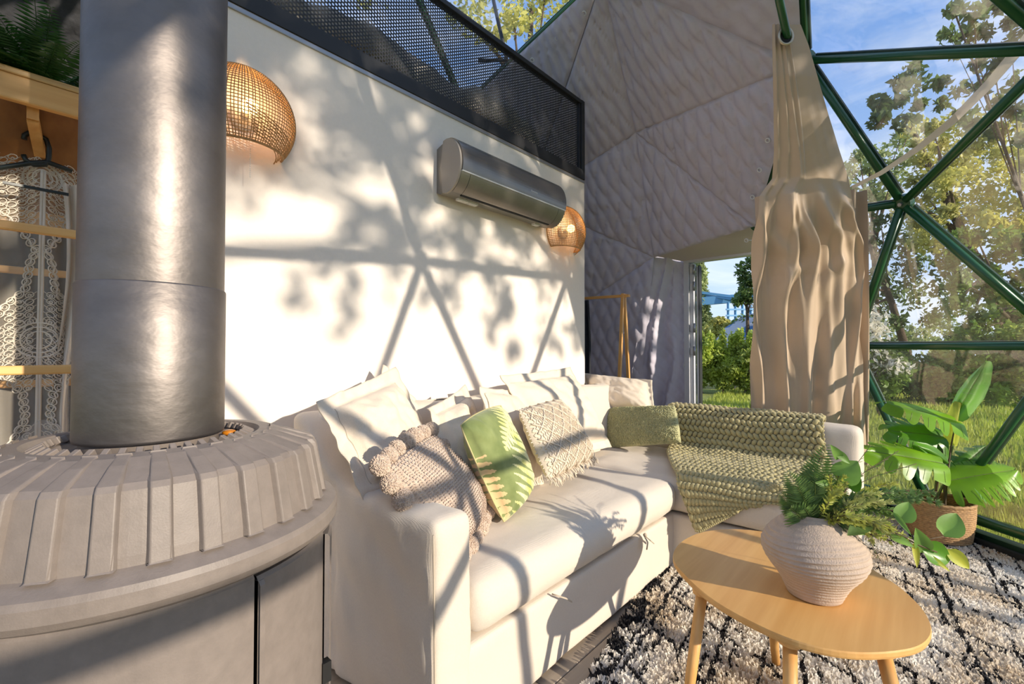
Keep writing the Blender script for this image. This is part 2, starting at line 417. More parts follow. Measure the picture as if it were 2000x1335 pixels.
# ================================================================== DOME NODES
nd = {}
nd['A'] = sphpx(1762,397); nd['B'] = sphpx(1664,676); nd['Cn'] = sphpx(1572,118); nd['D'] = sphpx(2062,122); nd['E'] = sphpx(2085,676)
nd['Fn'] = sphpx(1478,438); nd['G'] = sphpx(1830,1032); nd['L1'] = sphpx(1245,255); nd['L2'] = sphpx(1280,500)
nd['U'] = sphpx(1180,-52); nd['V'] = sphpx(905,210); nd['Wn'] = sphpx(1548,-354); nd['Top'] = Vector((DC.x, DC.y, DC.z+DR))
def shadow_node(px, py):       # the strut crossings seen as shadows on the white wall lie on the dome towards the sun
    p = W(px, py, X=0.0); o_ = p-DC; b = o_.dot(SUN); c_ = o_.dot(o_)-DR*DR
    return p + SUN*(-b+math.sqrt(b*b-c_))
nd['D'] = shadow_node(1106,545); nd['N1'] = shadow_node(822,512)
print('azimuths', {k:(round(azof(v)),round(v.z,2)) for k,v in nd.items()}, 'D', nd['D'])
a1, a2 = azof(nd['N1']), azof(nd['D'])
if a1 > 180: a1 -= 360
st = a2-a1
ring2 = ['N1','N2','D']      # and the specials Cn, L1
def addn(n, az, z): nd[n] = sph(az, z); return n
R2 = [('N1',a1),('D',a2),('Cn',azof(nd['Cn'])),('L1',azof(nd['L1']))]
z2 = nd['N1'].z
k = 0
nd['N0'] = (lambda p,o_: p+SUN*(-o_.dot(SUN)+math.sqrt(o_.dot(SUN)**2-o_.dot(o_)+DR*DR)))(Vector((0,0.15,1.42)), Vector((0,0.15,1.42))-DC)
az0 = azof(nd['N0']); az0 = az0-360 if az0 > 180 else az0; R2.append(('N0', az0%360))
for az in range(int(azof(nd['L1']))+24, int(az0+360)-14, 24):
    R2.append((addn('r2_%d'%k, az, 2.65), az)); k += 1
R3 = [('U',azof(nd['U'])),('V',azof(nd['V'])),('Wn',azof(nd['Wn']))]
for i, az in enumerate((int(azof(nd['V']))+38, int(azof(nd['V']))+76, int(azof(nd['V']))+112, int(azof(nd['V']))+148, -62, -25, 12)):
    R3.append((addn('r3_%d'%i, az, 3.55), az % 360 if az < 0 else az))
R1 = [('E',azof(nd['E']))]
nd['r1s_0'] = shadow_node(985,880); R1.append(('r1s_0', azof(nd['r1s_0'])))
azl = azof(shadow_node(652,985)); azl = azl-360 if azl > 180 else azl
print('ring1', R1, azl)
azL2 = azof(nd['L2'])
k = 0
for az in range(int(azL2)+23, int(azl+360)-36, 24):
    R1.append((addn('r1_%d'%k, az, 1.3), az)); k += 1
R1.append((addn('r1_pre', azl-25, 1.46), (azl-25)%360))
nd['r1_last'] = shadow_node(652,985); R1.append(('r1_last', azl%360))
R0 = []
azG = azof(nd['G']); nd['G'].z = 0.0; nd['G'] = sph(azG, 0.03)
R0.append(('G', azG))
addn('J0', 66+16, 0.03)
k = 0
for az in [azG-22, azG-45, azG-69, azG-93, azG-117] + [94+23*i for i in range(0,9)]:
    R0.append((addn('r0_%d'%k, az, 0.03), az%360)); k += 1
edges = {}; faces = []
def face(a,b,c,kind):
    if len({a,b,c}) < 3: return
    for f in faces:
        if set(f[:3]) == {a,b,c}: return
    faces.append((a,b,c,kind))
def band(lo, hi, kindf, skip=None):
    """zip two azimuth-sorted closed rings into triangles"""
    lo = sorted(lo, key=lambda t: t[1]%360); hi = sorted(hi, key=lambda t: t[1]%360)
    nl, nh = len(lo), len(hi); i = j = 0
    L_ = [t[1]%360 for t in lo]; H_ = [t[1]%360 for t in hi]
    La = L_+[x+360 for x in L_]; Ha = H_+[x+360 for x in H_]
    # start with hi index nearest to lo[0]
    while i < nl or j < nh:
        ca = (La[i+1]+Ha[j])/2 if i < nl else 1e9
        adv_lo = i < nl and (j >= nh or La[i+1] <= Ha[j+1])
        if adv_lo: f = (lo[i%nl][0], lo[(i+1)%nl][0], hi[j%nh][0]); i += 1
        else: f = (lo[i%nl][0], hi[(j+1)%nh][0], hi[j%nh][0]); j += 1
        m = (nd[f[0]]+nd[f[1]]+nd[f[2]])/3; az = azof(m)
        if skip and skip(az, f): continue
        face(*f, kindf(az, f))
glz = lambda az, f: 'g' if (az < 62 or az > 222) else 'l'
# ring3 - top
R3s = sorted(R3, key=lambda t: t[1]%360)
for i in range(len(R3s)):
    face(R3s[i][0], R3s[(i+1)%len(R3s)][0], 'Top', 'g')
band(R2, R3, lambda az, f: 'l' if set(f) in ({'Cn','Wn','U'},{'L1','Cn','U'},{'U','V','L1'}) else glz(az,f))
# ring2 - ring1 without the special sector
lowest = min(azof(nd['D']), azof(nd['E']))
special = {'Cn','L1','L2','B','A','Fn'}
def skip21(az, f):
    return (lowest-4 < az < azL2+1) or ('L1' in f and 'E' in f)
R1b = R1+[('L2', azL2)]
band(R1b, R2, glz, lambda az, f: ('E' in f and ('Cn' in f or 'L2' in f or 'L1' in f)) or ('Cn' in f) or ('L2' in f and 'D' in f))
for t in [('A','Cn','D','g'),('A','D','E','g'),('A','E','B','g'),('A','B','Fn','g'),('A','Fn','Cn','g'),('Cn','Fn','L1','l'),('Fn','L2','L1','l')]: face(*t)
if not any({'D','E','N2'} <= set(f[:3]) for f in faces):
    pass
# ring1 - ring0
band(R1b+[('B', azof(nd['B']))], R0, glz, lambda az, f: ('B' in f and 'L2' in f) or ('L2' in f and 'G' in f) or ('B' in f and 'G' not in f))
face('B','G','E','g')
nd['J1'] = sph(74, 0.03)
face('B','G','J1','g'); face('B','Fn','J1','g')
print(len(faces), 'facets')

dome = empty('wall_right', (DC.x+3.2, DC.y+2.2, 0), kind='structure')     # the see-through side and top
back = empty('wall_back', (DC.x, DC.y+3.9, 0), kind='structure')          # the quilted side
def tri_panel(a,b,c,n,off,fn=None):
    A,B_,C_ = nd[a],nd[b],nd[c]; nn = (B_-A).cross(C_-A).normalized(); ctr = (A+B_+C_)/3
    if nn.dot(DC+Vector((0,0,0.5))-ctr) < 0: B_,C_ = C_,B_; nn = -nn
    vs=[]; fs=[]; row=[]
    for i in range(n+1):
        row.append(len(vs))
        for j in range(n+1-i):
            u,v = i/n, j/n; w0 = 1-u-v
            p = A*w0+B_*u+C_*v + nn*off
            if fn: p = fn(p, nn, min(w0,u,v))
            vs.append(p)
    for i in range(n):
        for j in range(n-i):
            p0,p1,p2 = row[i]+j, row[i+1]+j, row[i]+j+1
            fs.append((p0,p1,p2))
            if j < n-i-1: fs.append((p1,row[i+1]+j+1,p2))
    return vs, fs
def quilt(p, nn, edge):
    rel = p-DC; az = math.atan2(rel.y, rel.x)
    s = az*3.4; h = p.z
    wob = noise.noise(p*2.5)*0.05
    a = (s*1.15+h*0.55+wob)/0.135; b = (s*1.15-h*0.42+wob)/0.135
    q = (abs(math.sin(PI*a))*abs(math.sin(PI*b)))**0.45
    f = min(1, edge/0.02)
    wr = noise.noise(Vector((s*5+h*3, h*9-s*2, 3.1)))*0.008 + noise.noise(Vector((s*14, h*22, 7)))*0.004
    sag = -0.10*min(edge*3,1)*(1-min(edge*3,1)*0.4) if edge > 0 else 0
    return p + nn*((q*0.026 + wr*1.3)*f - sag*0.25)
vis = {'Cn','L1','L2','Fn','U','V'}
for a,b,c,k in faces:
    if k == 'g':
        vs, fs = tri_panel(a,b,c,1,-0.012)
        MB().add(vs,fs).build('pane', M['film'], dome)
        for e_ in ((a,b),(b,c),(c,a)): edges[frozenset(e_)] = 1
    else:
        m = (nd[a]+nd[b]+nd[c])/3; az = azof(m)
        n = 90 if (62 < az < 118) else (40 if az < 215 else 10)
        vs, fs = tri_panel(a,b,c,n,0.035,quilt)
        MB().add(vs,fs).build('quilted_panel', M['lining'] if az < 140 else M['lining_shade'], back, smooth=True)
        edges.setdefault(frozenset((a,b)),0); edges.setdefault(frozenset((b,c)),0); edges.setdefault(frozenset((c,a)),0)
        # outer weather skin behind the quilt keeps the daylight out
        vs, fs = tri_panel(a,b,c,1,-0.03); MB().add(vs,fs).build('outer_skin', M['tent'], back)
for e_, g_ in edges.items():
    a, b = [nd[x] for x in e_]
    if not g_: continue
    d = (b-a).normalized(); out = ((a+b)/2-DC-Vector((0,0,0.0))).normalized()
    MB().tube([a+d*0.03, b-d*0.03], 0.0215, 12).build('strut', M['strut'], dome, smooth=True)
    side = d.cross(out).normalized()
    MB().bar(a+d*0.05-out*-0.028, b-d*0.05-out*-0.028, 0.05, 0.012, up=out).build('clamp_strip', M['strut_dark'], dome)
used = {x for e_, g_ in edges.items() if g_ for x in e_}
for k in used:
    p = nd[k]; out = (p-DC).normalized()
    o = MB().tube([p+out*0.03, p-out*0.012], 0.05, 16).build('node_plate', M['strut'], dome)
    o2 = MB().tube([p-out*0.012, p-out*0.026], 0.012, 6).build('bolt', M['steel'], o)
# base sill of the see-through side: tube, rubber and rail along the base ring
bs = sorted([k for k,_ in R0 if (azof(nd[k]) < 64 or azof(nd[k]) > 250)], key=lambda k: (azof(nd[k])+180)%360)
bs = bs + ['J1']
for i in range(len(bs)-1):
    a, b = nd[bs[i]], nd[bs[i+1]]
    inw = (DC-(a+b)/2); inw.z = 0; inw.normalize()
    up_ = Vector((0,0,1))
    MB().bar(a+up_*0.02+inw*0.02, b+up_*0.02+inw*0.02, 0.07, 0.05).build('sill_rail', M['strut_dark'], dome)
    MB().tube([a+up_*0.10, b+up_*0.10], 0.03, 10).build('sill_tube', M['strut'], dome, smooth=True)
    MB().bar(a+inw*0.075, b+inw*0.075, 0.03, 0.04).build('sill_rubber', M['rubber'], dome)
# frayed coir edge along the sill
# rope ties and rings on the edge of the quilt
def ringtie(p, q):
    t = MB().tube([p, (p+q)/2+Vector((0,0,-0.01)), q], 0.0035, 6); t.build('tie_cord', M['white_plastic'], back)
    r = MB(); nn = (DC-p).normalized(); x = nn.orthogonal().normalized(); y = nn.cross(x)
    r.tube([p+nn*0.006+x*0.014*math.cos(a)+y*0.014*math.sin(a) for a in [2*PI*i/14 for i in range(14)]], 0.004, 6, closed=True)
    r.build('eyelet', M['white_plastic'], back)
for fr in (0.12,0.3,0.48,0.66,0.84):
    e0 = nd['U'].lerp(nd['V'], fr); ins = (nd['L1']-e0).normalized(); inn = (DC-e0).normalized()
    ringtie(e0+ins*0.09+inn*0.06, e0+inn*0.0)
for fr in (0.2,0.4,0.6,0.8):
    e0 = nd['Cn'].lerp(nd['Fn'], fr); ins = (nd['L1']-e0).normalized(); inn = (DC-e0).normalized()
    ringtie(e0+ins*0.06+inn*0.06, e0)
for fr in (0.05,0.3,0.55,0.8):
    e0 = nd['Fn'].lerp(nd['J1'], fr); inn = (DC-e0).normalized()
    ringtie(e0-Vector((0.07,0,0))+inn*0.02, e0)

# ================================================================== DOOR VESTIBULE
YD = 4.42
jl = W(1338, 515, Y=YD); hz_ = jl.z; xl = jl.x; xr = 1.22
print('door', xl, xr, hz_)
L2p = nd['L2']; base2 = Vector((L2p.x-0.03, 4.33, 0))
def drape(u, v):       # u from the quilt seam to the jamb, v down
    top = L2p.lerp(Vector((xl-0.01, YD, hz_+0.02)), u); bot = Vector((-0.50+u*(xl+0.49), 4.36+u*(YD-4.36), 0.0)); top = top+Vector((-0.03*(1-u),-0.02*(1-u),0.035))
    p = top.lerp(bot, v)
    p.y -= (0.05*math.sin(u*17+v*2.2)*math.sin(u*PI)+0.03*noise.noise(Vector((u*8, v*9, 1))))*(0.3+v)
    p.x += 0.03*math.sin(v*9+u*4)*math.sin(u*PI)
    q = (abs(math.sin((u*0.5+v*1.9)*PI*9))*abs(math.sin((u*0.5-v*1.9)*PI*9)))**0.5
    p.y -= q*0.012
    return p
MB().grid(drape, 60, 160).build('quilted_flap', M['lining'], back, smooth=True)
Fp = nd['Fn']
def head(u, v):
    a = L2p.lerp(Fp, u); b = Vector((xl+(xr+0.1-xl)*u, YD, hz_+0.02)); p = a.lerp(b, v)
    p.z += 0.01*math.sin(u*9)*math.sin(v*PI); return p
MB().grid(head, 30, 10).build('quilt_hem', M['lining_plain'], back, smooth=True)
# lining left of the flap down to the floor is the generic band; hem between L1-L2 seam is part of panels
door = empty('door_1', (xl, YD, 0), kind='structure')
f = MB().bx(xl-0.005, xl+0.045, YD-0.03, YD+0.05, 0, hz_); bevel(f.build('door_frame', M['door_white'], door), 0.004)
f = MB().bx(xl+0.048, xl+0.085, YD-0.01, YD+0.05, 0.02, hz_-0.01); bevel(f.build('door_frame', M['door_white'], door), 0.004)
bevel(MB().bx(xr-0.06, xr, YD-0.03, YD+0.05, 0, hz_).build('door_frame', M['door_white'], door), 0.004)
bevel(MB().bx(xl-0.005, xr, YD-0.03, YD+0.05, hz_, hz_+0.05).build('door_frame', M['door_white'], door), 0.004)
bevel(MB().bx(xl, xr, YD-0.03, YD+0.05, -0.02, 0.03).build('threshold', M['steel'], door), 0.004)
# the leaf stands open outwards, seen almost edge-on
lf = MB().bx(xl+0.088, xl+0.118, YD+0.05, YD+0.10, 0.05, hz_-0.03); lf.build('door_stile', M['door_white'], door)
MB().bx(xl+0.118, xl+0.126, YD+0.02, YD+0.09, 0.05, hz_-0.03).build('door_gasket', M['rubber'], door)
for z in (0.35, 1.1, 1.32, 1.72, 1.88):
    h_ = MB().tube([(xl+0.09, YD-0.022, z-0.045), (xl+0.09, YD-0.022, z+0.045)], 0.011, 10).build('hinge', M['steel'], door, smooth=True)
    MB().bx(xl+0.052, xl+0.085, YD-0.018, YD-0.011, z-0.03, z+0.03).build('hinge_plate', M['white_plastic'], h_)

# ================================================================== WHITE PARTITION AND LOFT
WT = W(1141, 357, X=0.0).z; WY1 = W(1141, 357, X=0.0).y; WY0 = 0.30
print('wall top', WT, WY1)
wall = MB().bx(-0.10, 0.0, WY0, WY1, 0, WT).build('wall_left', M['wall'], kind='structure')
# return wall and loft deck
MB().bx(-2.0, -0.10, WY1-0.06, WY1, 0, WT).build('wall_left_return', M['wall_edge'], kind='structure')
MB().bx(-2.0, -0.10, WY0, WY0+0.06, 0, WT).build('wall_left_end', M['wall_edge'], kind='structure')
MB().bx(-2.3, 0.0, WY0, WY1, WT, WT+0.018).build('ceiling', M['loft_wood'], kind='structure')
bevel(MB().bx(0.0, 0.007, WY0, WY1, WT-0.007, WT+0.012).build('trim_1', M['steel'], kind='structure'), 0.002)

# railing: frame and perforated sheet
RZ0 = WT+0.018; RZ1 = W(1136, 196, X=0.0).z
rail = empty('loft_railing', (-0.01, (WY0+WY1)/2, RZ0), 'black perforated metal railing along the sleeping loft edge above the white wall', 'railing')
def fr(*a, **k): return bevel(MB().bx(*a).build('frame', M['black_metal'], rail), 0.003)
fr(-0.035, 0.005, WY0, WY1, RZ0, RZ0+0.075); fr(-0.04, 0.006, WY0, WY1, RZ1-0.03, RZ1)
for y in (WY1-0.02, WY0+0.02): bevel(MB().bx(-0.04, 0.008, y-0.02, y+0.02, RZ0, RZ1).build('post', M['black_metal'], rail), 0.003)
bevel(MB().bx(-0.03, 0.0, WY1-0.062, WY1-0.052, RZ0+0.07, RZ1-0.02).build('sheet_clip', M['black_metal'], rail), 0.002)
# hexagonal holes, numpy built
pitch = 0.0175; rh = 0.0060
ys = np.arange(WY0+0.04, WY1-0.055, pitch*math.sqrt(3)/2); vsn = []; fsn = []
base = 0; ang = np.radians(np.arange(0,360,60)+0.0)
oy = (pitch/math.sqrt(3))*np.cos(ang); oz = (pitch/math.sqrt(3))*np.sin(ang)
iy = rh*np.cos(ang); iz = rh*np.sin(ang)
cy = []; cz = []
for i, y in enumerate(ys):
    zz = np.arange(RZ0+0.075+(pitch/2 if i%2 else 0), RZ1-0.03, pitch); cy.append(np.full(len(zz), y)); cz.append(zz)
cy = np.concatenate(cy); cz = np.concatenate(cz); n = len(cy)
# flat-to-flat along z: vertices at 0,60..: column pitch is sqrt(3)/2 of the row pitch
P = np.zeros((n,24,3)); 
for s_, xx in ((0,-0.0165),(12,-0.0180)):
    P[:,s_:s_+6,0] = xx; P[:,s_:s_+6,1] = cy[:,None]+oy[None]; P[:,s_:s_+6,2] = cz[:,None]+oz[None]
    P[:,s_+6:s_+12,0] = xx; P[:,s_+6:s_+12,1] = cy[:,None]+iy[None]; P[:,s_+6:s_+12,2] = cz[:,None]+iz[None]
q = []
for k in range(6):
    k2 = (k+1)%6
    q += [k, k2, 6+k2, 6+k]; q += [6+k, 6+k2, 18+k2, 18+k]
q = np.array(q)
idx = (np.arange(n)[:,None]*24+q[None]).ravel()
fast('perforated_sheet', P.reshape(-1,3), idx, 4, M['black_metal'], rail, kind='stuff')
# loft: mattress, blanket and a bar under the roof
lm = empty('loft_mattress', (-1.1, 1.6, WT+0.03), 'mattress with warm-lit brown cover lying in the sleeping loft behind the perforated railing', 'mattress')
softbox(-1.95,-0.16,0.45,2.72,WT+0.024,WT+0.20,0.05,0.12,0.004).build('mattress_body', M['warm_lit_blanket'], lm, smooth=True)
bl = softbox(-1.8,-0.17,0.5,2.66,WT+0.205,WT+0.40,0.08,0.06,0.03,3.0, deform=lambda p: Vector((p.x, p.y, p.z+0.03*math.sin(p.y*7+p.x*3)))).build('duvet', M['mattress'], smooth=True)
tag(bl, 'pale crumpled duvet on the loft mattress seen through the perforated railing', 'duvet')
pb = MB().tube([W(950,-60,X=-0.55), W(990,118,X=-0.35), W(935,118,X=-0.45)], 0.014, 8).build('roof_hook', M['black_metal'], smooth=True)
tag(pb, 'dark metal hook bracket behind the top rail of the loft railing', 'hook')
# white cone light? none; dome strut behind the railing continues from the roof
# ================================================================== STOVE
SX, SY = 0.925, 0.17
stove = empty('wood_stove', (SX,SY,0), 'round grey cast iron stove with ribbed top ring in the left foreground', 'stove')
c0 = (SX,SY,0)
a_cam = math.atan2(0-SY, CAMX-SX)       # direction from the stove to the camera
top = MB().lathe([(0.02,0.938),(0.118,0.938),(0.128,0.946),(0.150,0.950),(0.158,0.958),(0.185,0.956),(0.240,0.934),(0.247,0.926),(0.262,0.850),(0.264,0.834)], c0, 120)
top.build('top_plate', M['iron'], stove, smooth=False)
lip = MB().lathe([(0.262,0.838),(0.276,0.832),(0.290,0.826),(0.293,0.818),(0.293,0.800),(0.287,0.790),(0.270,0.780)], c0, 120)
lip.build('rim', M['iron'], stove, smooth=False)
gapA = a_cam+math.radians(65); gapB = a_cam+math.radians(25)
body = MB()
def arc(a0,a1,r0,z0,z1,n,r1=None):
    r1 = r1 or r0-0.03
    return MB().lathe([(r1,z1),(r0-0.004,z1),(r0,z1-0.006),(r0,z0+0.004),(r0-0.004,z0),(r1,z0)], c0, n, a0, a1)
body.lathe([(0.20,0.785),(0.255,0.785),(0.255,0.03),(0.20,0.03)], c0, 96); body.build('fire_box', M['iron_dark'], stove)
two = 2*PI
arc(a_cam-math.radians(95), gapB, 0.274, 0.06, 0.783, 48).build('front_panel', M['iron'], stove)
arc(gapB+0.02, gapA-0.03, 0.274, 0.06, 0.776, 36).build('side_panel', M['iron'], stove)
# raised trim beside the seam
arc(gapB+0.02, gapB+0.05, 0.279, 0.06, 0.770, 3).build('panel_lip', M['iron'], stove)
arc(gapA, gapA+0.20, 0.284, 0.05, 0.765, 8).build('door_edge', M['iron'], stove)
arc(gapA+0.20, a_cam-math.radians(95)+two, 0.272, 0.05, 0.783, 60).build('back_panel', M['iron'], stove)
for z in (0.52, 0.30):
    MB().box((SX+0.278*math.cos(gapA-0.012), SY+0.278*math.sin(gapA-0.012), z), (0.008,0.008,0.018)).build('latch', M['iron_dark'], stove)
MB().lathe([(0.255,0.0),(0.265,0.01),(0.265,0.045),(0.25,0.05)], c0, 64).build('plinth', M['iron_dark'], stove)
# ribs over the shoulder: each a bent bar
for k in range(30):
    a = math.radians(12*k+4)
    rel = (a-a_cam+PI)%two-PI
    if not (-math.radians(125) < rel < math.radians(88)): continue
    rb = MB(); r = Vector((math.cos(a), math.sin(a), 0)); t = Vector((-math.sin(a), math.cos(a), 0)); ctr = Vector(c0)
    hw0, hw1 = 0.0095, 0.0145
    prof = [(0.176,0.9565,0.003),(0.205,0.947,0.008),(0.243,0.9345,0.009),(0.2485,0.9275,0.009),(0.262,0.858,0.009),(0.2665,0.838,0.008)]
    vs_=[]
    for (rr,zz,ht) in prof:
        hw = hw0+(hw1-hw0)*((rr-0.172)/0.1)
        nrm = Vector((0,0,1)) if rr < 0.24 else r
        base_ = ctr+r*rr+Vector((0,0,zz))
        for s_,u_ in ((-1,-0.5),(-0.78,1),(0.78,1),(1,-0.5)):
            vs_.append(base_+t*(hw*s_)+(nrm*0.6+(r if rr>0.2 else Vector((0,0,1)))*0.4)*(ht*(0.75*u_)))
    m_ = len(prof); fs_=[]
    for i in range(m_-1):
        for j in range(3): fs_.append((i*4+j, i*4+j+1, (i+1)*4+j+1, (i+1)*4+j))
    fs_ += [(0,1,2,3),((m_-1)*4+3,(m_-1)*4+2,(m_-1)*4+1,(m_-1)*4)]
    bevel(rb.add(vs_,fs_).build('rib', M['iron'], stove), 0.0018, 2)
# little radial teeth around the pipe collar
for k in range(44):
    a = two*k/44
    R_ = Matrix.Rotation(a,3,'Z')@Matrix.Rotation(0.5,3,'Y')
    bevel(MB().box((SX+0.139*math.cos(a), SY+0.139*math.sin(a), 0.951), (0.011,0.0042,0.006), R_).build('tooth', M['iron'], stove), 0.001, 1)
aw = a_cam+math.radians(97)
MB().ico((SX+0.113*math.cos(aw), SY+0.113*math.sin(aw), 0.947), 0.012, 2, (1,1,0.5)).build('amber_sight_glass', mat('amber_glass', col(196,120,30), 0.15, var=(60,0.4)), stove, smooth=True)

pipe = empty('stove_pipe', (SX,SY,0.94), 'thick grey metal flue pipe rising from the ribbed stove top', 'pipe')
PR = 0.1
MB().lathe([(0.085,0.935),(0.094,0.94),(0.094,0.975),(0.09,0.98)], c0, 64).build('collar', M['iron'], pipe, smooth=True)
MB().lathe([(PR-0.006,0.958),(PR+0.0015,0.9575),(PR+0.0025,0.962),(PR+0.0025,1.205),(PR+0.001,1.2075),(PR-0.004,1.2075)], c0, 96).build('lower_section', M['pipe'], pipe, smooth=True)
MB().lathe([(PR,1.20),(PR-0.0005,1.60),(PR,2.4),(PR,4.05)], c0, 96).build('upper_section', M['pipe'], pipe, smooth=True)
for o in pipe.children: pass

# ================================================================== BAMBOO RACK ON THE LEFT
XF = 0.40; XB = 0.06
def pz(px,py,X): return W(px,py,X=X)
zt = pz(155,170,XF).z; YR1 = 0.16; YR0 = -0.75
rack = empty('bamboo_wardrobe_rack', (0.23,-0.3,0), 'bamboo clothes rack with plywood shelf and front rails left of the stove pipe', 'rack')
def rb_(name, *a, m='bamboo'): return bevel(MB().bx(*a).build(name, M[m], rack), 0.004)
rb_('top_shelf', XB, XF, YR0, YR1, zt-0.016, zt, m='bamboo_edge')
rb_('shelf_fascia', XF-0.018, XF+0.002, YR0, YR1, zt-0.075, zt-0.017)
# plywood back/underside board, angled
MB().add([(XF-0.03,YR0,zt-0.035),(XF-0.03,YR1,zt-0.035),(XB+0.01,YR1,zt-0.245),(XB+0.01,YR0,zt-0.245),(XF-0.03,YR0,zt-0.041),(XF-0.03,YR1,zt-0.041),(XB+0.01,YR1,zt-0.251),(XB+0.01,YR0,zt-0.251)],
         [(0,1,2,3),(7,6,5,4),(0,3,7,4),(1,5,6,2),(3,2,6,7),(0,4,5,1)]).build('plywood_board', M['ply'], rack)
rb_('back_rail', XB-0.01, XB+0.015, YR0, YR1, zt-0.295, zt-0.245)
# bent bracket arm
pa = W(64,182,X=XF-0.03); pb_ = W(64,235,X=XF-0.04); pc = W(78,300,X=XF-0.16)
MB().bar(pa+Vector((0,0,0.03)), pb_, 0.022, 0.02, up=(0,1,0)).build('bracket_arm', M['bamboo_z'], rack)
MB().bar(pb_+Vector((0,0,0.004)), pc, 0.022, 0.02, up=(0,1,0)).build('bracket_arm', M['bamboo_z'], rack)
for px_, py_ in ((150,449),(142,712)):
    z = W(px_,py_,X=XF).z; rb_('front_rail', XF-0.014, XF, YR0, YR1, z-0.021, z)
for z in (1.33, 1.02, 0.55, 0.25):
    rb_('rear_rail', XB, XB+0.014, YR0, YR1, z-0.02, z)
for y in (YR0, YR1-0.03):
    for x in (XF-0.03, XB):
        rb_('upright', x, x+0.028, y, y+0.03, 0, zt-0.017, m='bamboo_z')
rb_('lower_shelf', XB, XF, YR0, YR1, 0.30, 0.315, m='bamboo')
# ferns on the shelf
def frond(mb_st, mb_lf, p0, d0, ln, droop, npin, pl, side=None, wd=0.22, nrm=None, curl=0.0):
    """arched stem with paired tapering leaflets"""
    p = Vector(p0); d = Vector(d0).normalized(); pts = [p.copy()]; st = ln/npin
    nr = nrm or Vector((0,0,1))
    for i in range(npin):
        t = i/npin
        d = (d+Vector((0,0,-1))*droop*st*6*t + Vector((random.uniform(-.02,.02),random.uniform(-.02,.02),0))).normalized()
        p = p+d*st; pts.append(p.copy())
        s = d.cross(nr); 
        if s.length < 0.1: s = d.cross(Vector((1,0,0)))
        s.normalize(); u = s.cross(d).normalized()
        L_ = pl*(math.sin(PI*min(1,(0.12+t*0.88)))**0.7)*(1-t*0.35)+0.003
        for sg in (-1,1):
            e_ = (s*sg*0.95+d*0.35+u*(-0.15+random.uniform(-.12,.12))).normalized()
            q = e_.cross(u).normalized()
            a_ = p; m_ = p+e_*L_*0.45; b_ = p+e_*L_
            ww = L_*wd*0.5
            mb_lf.add([a_, m_+q*ww+u*0.001, b_-u*L_*0.1, m_-q*ww+u*0.001], [(0,1,2,3)])
    mb_st.tube(pts, [0.0014*(1-0.7*i/len(pts)) for i in range(len(pts))], 4)
for i,(yy, lab) in enumerate(((0.05,'dark green fern on the bamboo shelf right beside the stove pipe'),(-0.13,'bright green fern on the bamboo shelf at the left picture edge'))):
    fp = empty('shelf_fern', (0.30,yy,zt), lab, 'fern', 'ferns on the bamboo shelf')
    s_ = MB()
    for k in range(38):
        a = random.uniform(0,two); el = random.uniform(-0.05,0.9)
        l_ = MB()
        frond(s_, l_, (0.30+0.02*math.cos(a), yy+0.02*math.sin(a), zt+0.012), (math.cos(a)*math.cos(el),math.sin(a)*math.cos(el),math.sin(el)+0.1), random.uniform(.14,.24), 0.9, 24, 0.045, wd=0.2)
        l_.build('frond', M['fern_dark'], fp)
    s_.build('stems', M['fern_dark'], fp, kind='stuff')

# hanger and lace dress
hg = empty('clothes_hanger', W(75,300,X=0.24), 'black plastic hanger hooked on the bamboo rack bracket', 'hanger')
hx = 0.285
hp = [W(x_,y_,X=hx) for x_,y_ in ((47,272),(48,264),(56,259),(72,262),(90,272),(96,290),(95,310),(88,322),(66,322),(50,312),(46,302))]
MB().tube(hp, 0.0055, 8).build('hook', M['hanger'], hg, smooth=True)
sh0 = W(92,316,X=hx)
MB().tube([W(120,330,X=hx)+Vector((0,0.02,0)), sh0, W(60,318,X=hx), W(0,350,X=hx)+Vector((0,-0.05,0))], 0.006, 8).build('shoulder_bar', M['hanger'], hg, smooth=True)
MB().bar(W(5,356,X=hx+0.03), W(134,380,X=hx+0.03), 0.008, 0.006).build('trouser_bar', M['hanger'], hg)

dr = empty('lace_dress', (0.25,0.03,0.55), 'cream lace dress hanging on the black hanger behind bamboo rails', 'dress')
DX = 0.262
cxl = W(78,600,X=DX).y          # centre line of the dress
ztop = W(40,297,X=DX).z; ybr = W(150,330,X=DX).y
def cloth_x(y, z): return DX+0.012*math.sin(y*55+z*3)+0.006*math.sin(y*130+z*9)
tul = bpy.data.materials.new('tulle'); tul.use_nodes = True
n_ = tul.node_tree.nodes; l_ = tul.node_tree.links; b_ = n_['Principled BSDF']; b_.inputs['Base Color'].default_value = col(216,206,190); b_.inputs['Roughness'].default_value = 0.8
tr_ = n_.new('ShaderNodeBsdfTransparent'); mi_ = n_.new('ShaderNodeMixShader'); mi_.inputs[0].default_value = 0.34
l_.new(tr_.outputs[0], mi_.inputs[1]); l_.new(b_.outputs[0], mi_.inputs[2]); l_.new(mi_.outputs[0], n_['Material Output'].inputs['Surface'])
zb = 0.55; yl, yr_ = -0.26, ybr-0.005
MB().grid(lambda u,v: (cloth_x(yl+(yr_-yl)*u, ztop-0.03-(ztop-0.03-zb)*v), yl+(yr_-yl)*u, ztop-0.03-(ztop-0.03-zb)*v), 90, 40).build('tulle', tul, dr, smooth=True)
def cord(mb, pts, r=0.0014):
    mb.tube([Vector((cloth_x(y,z)+0.004, y, z)) for y,z in pts], r, 5, flat=0.6)
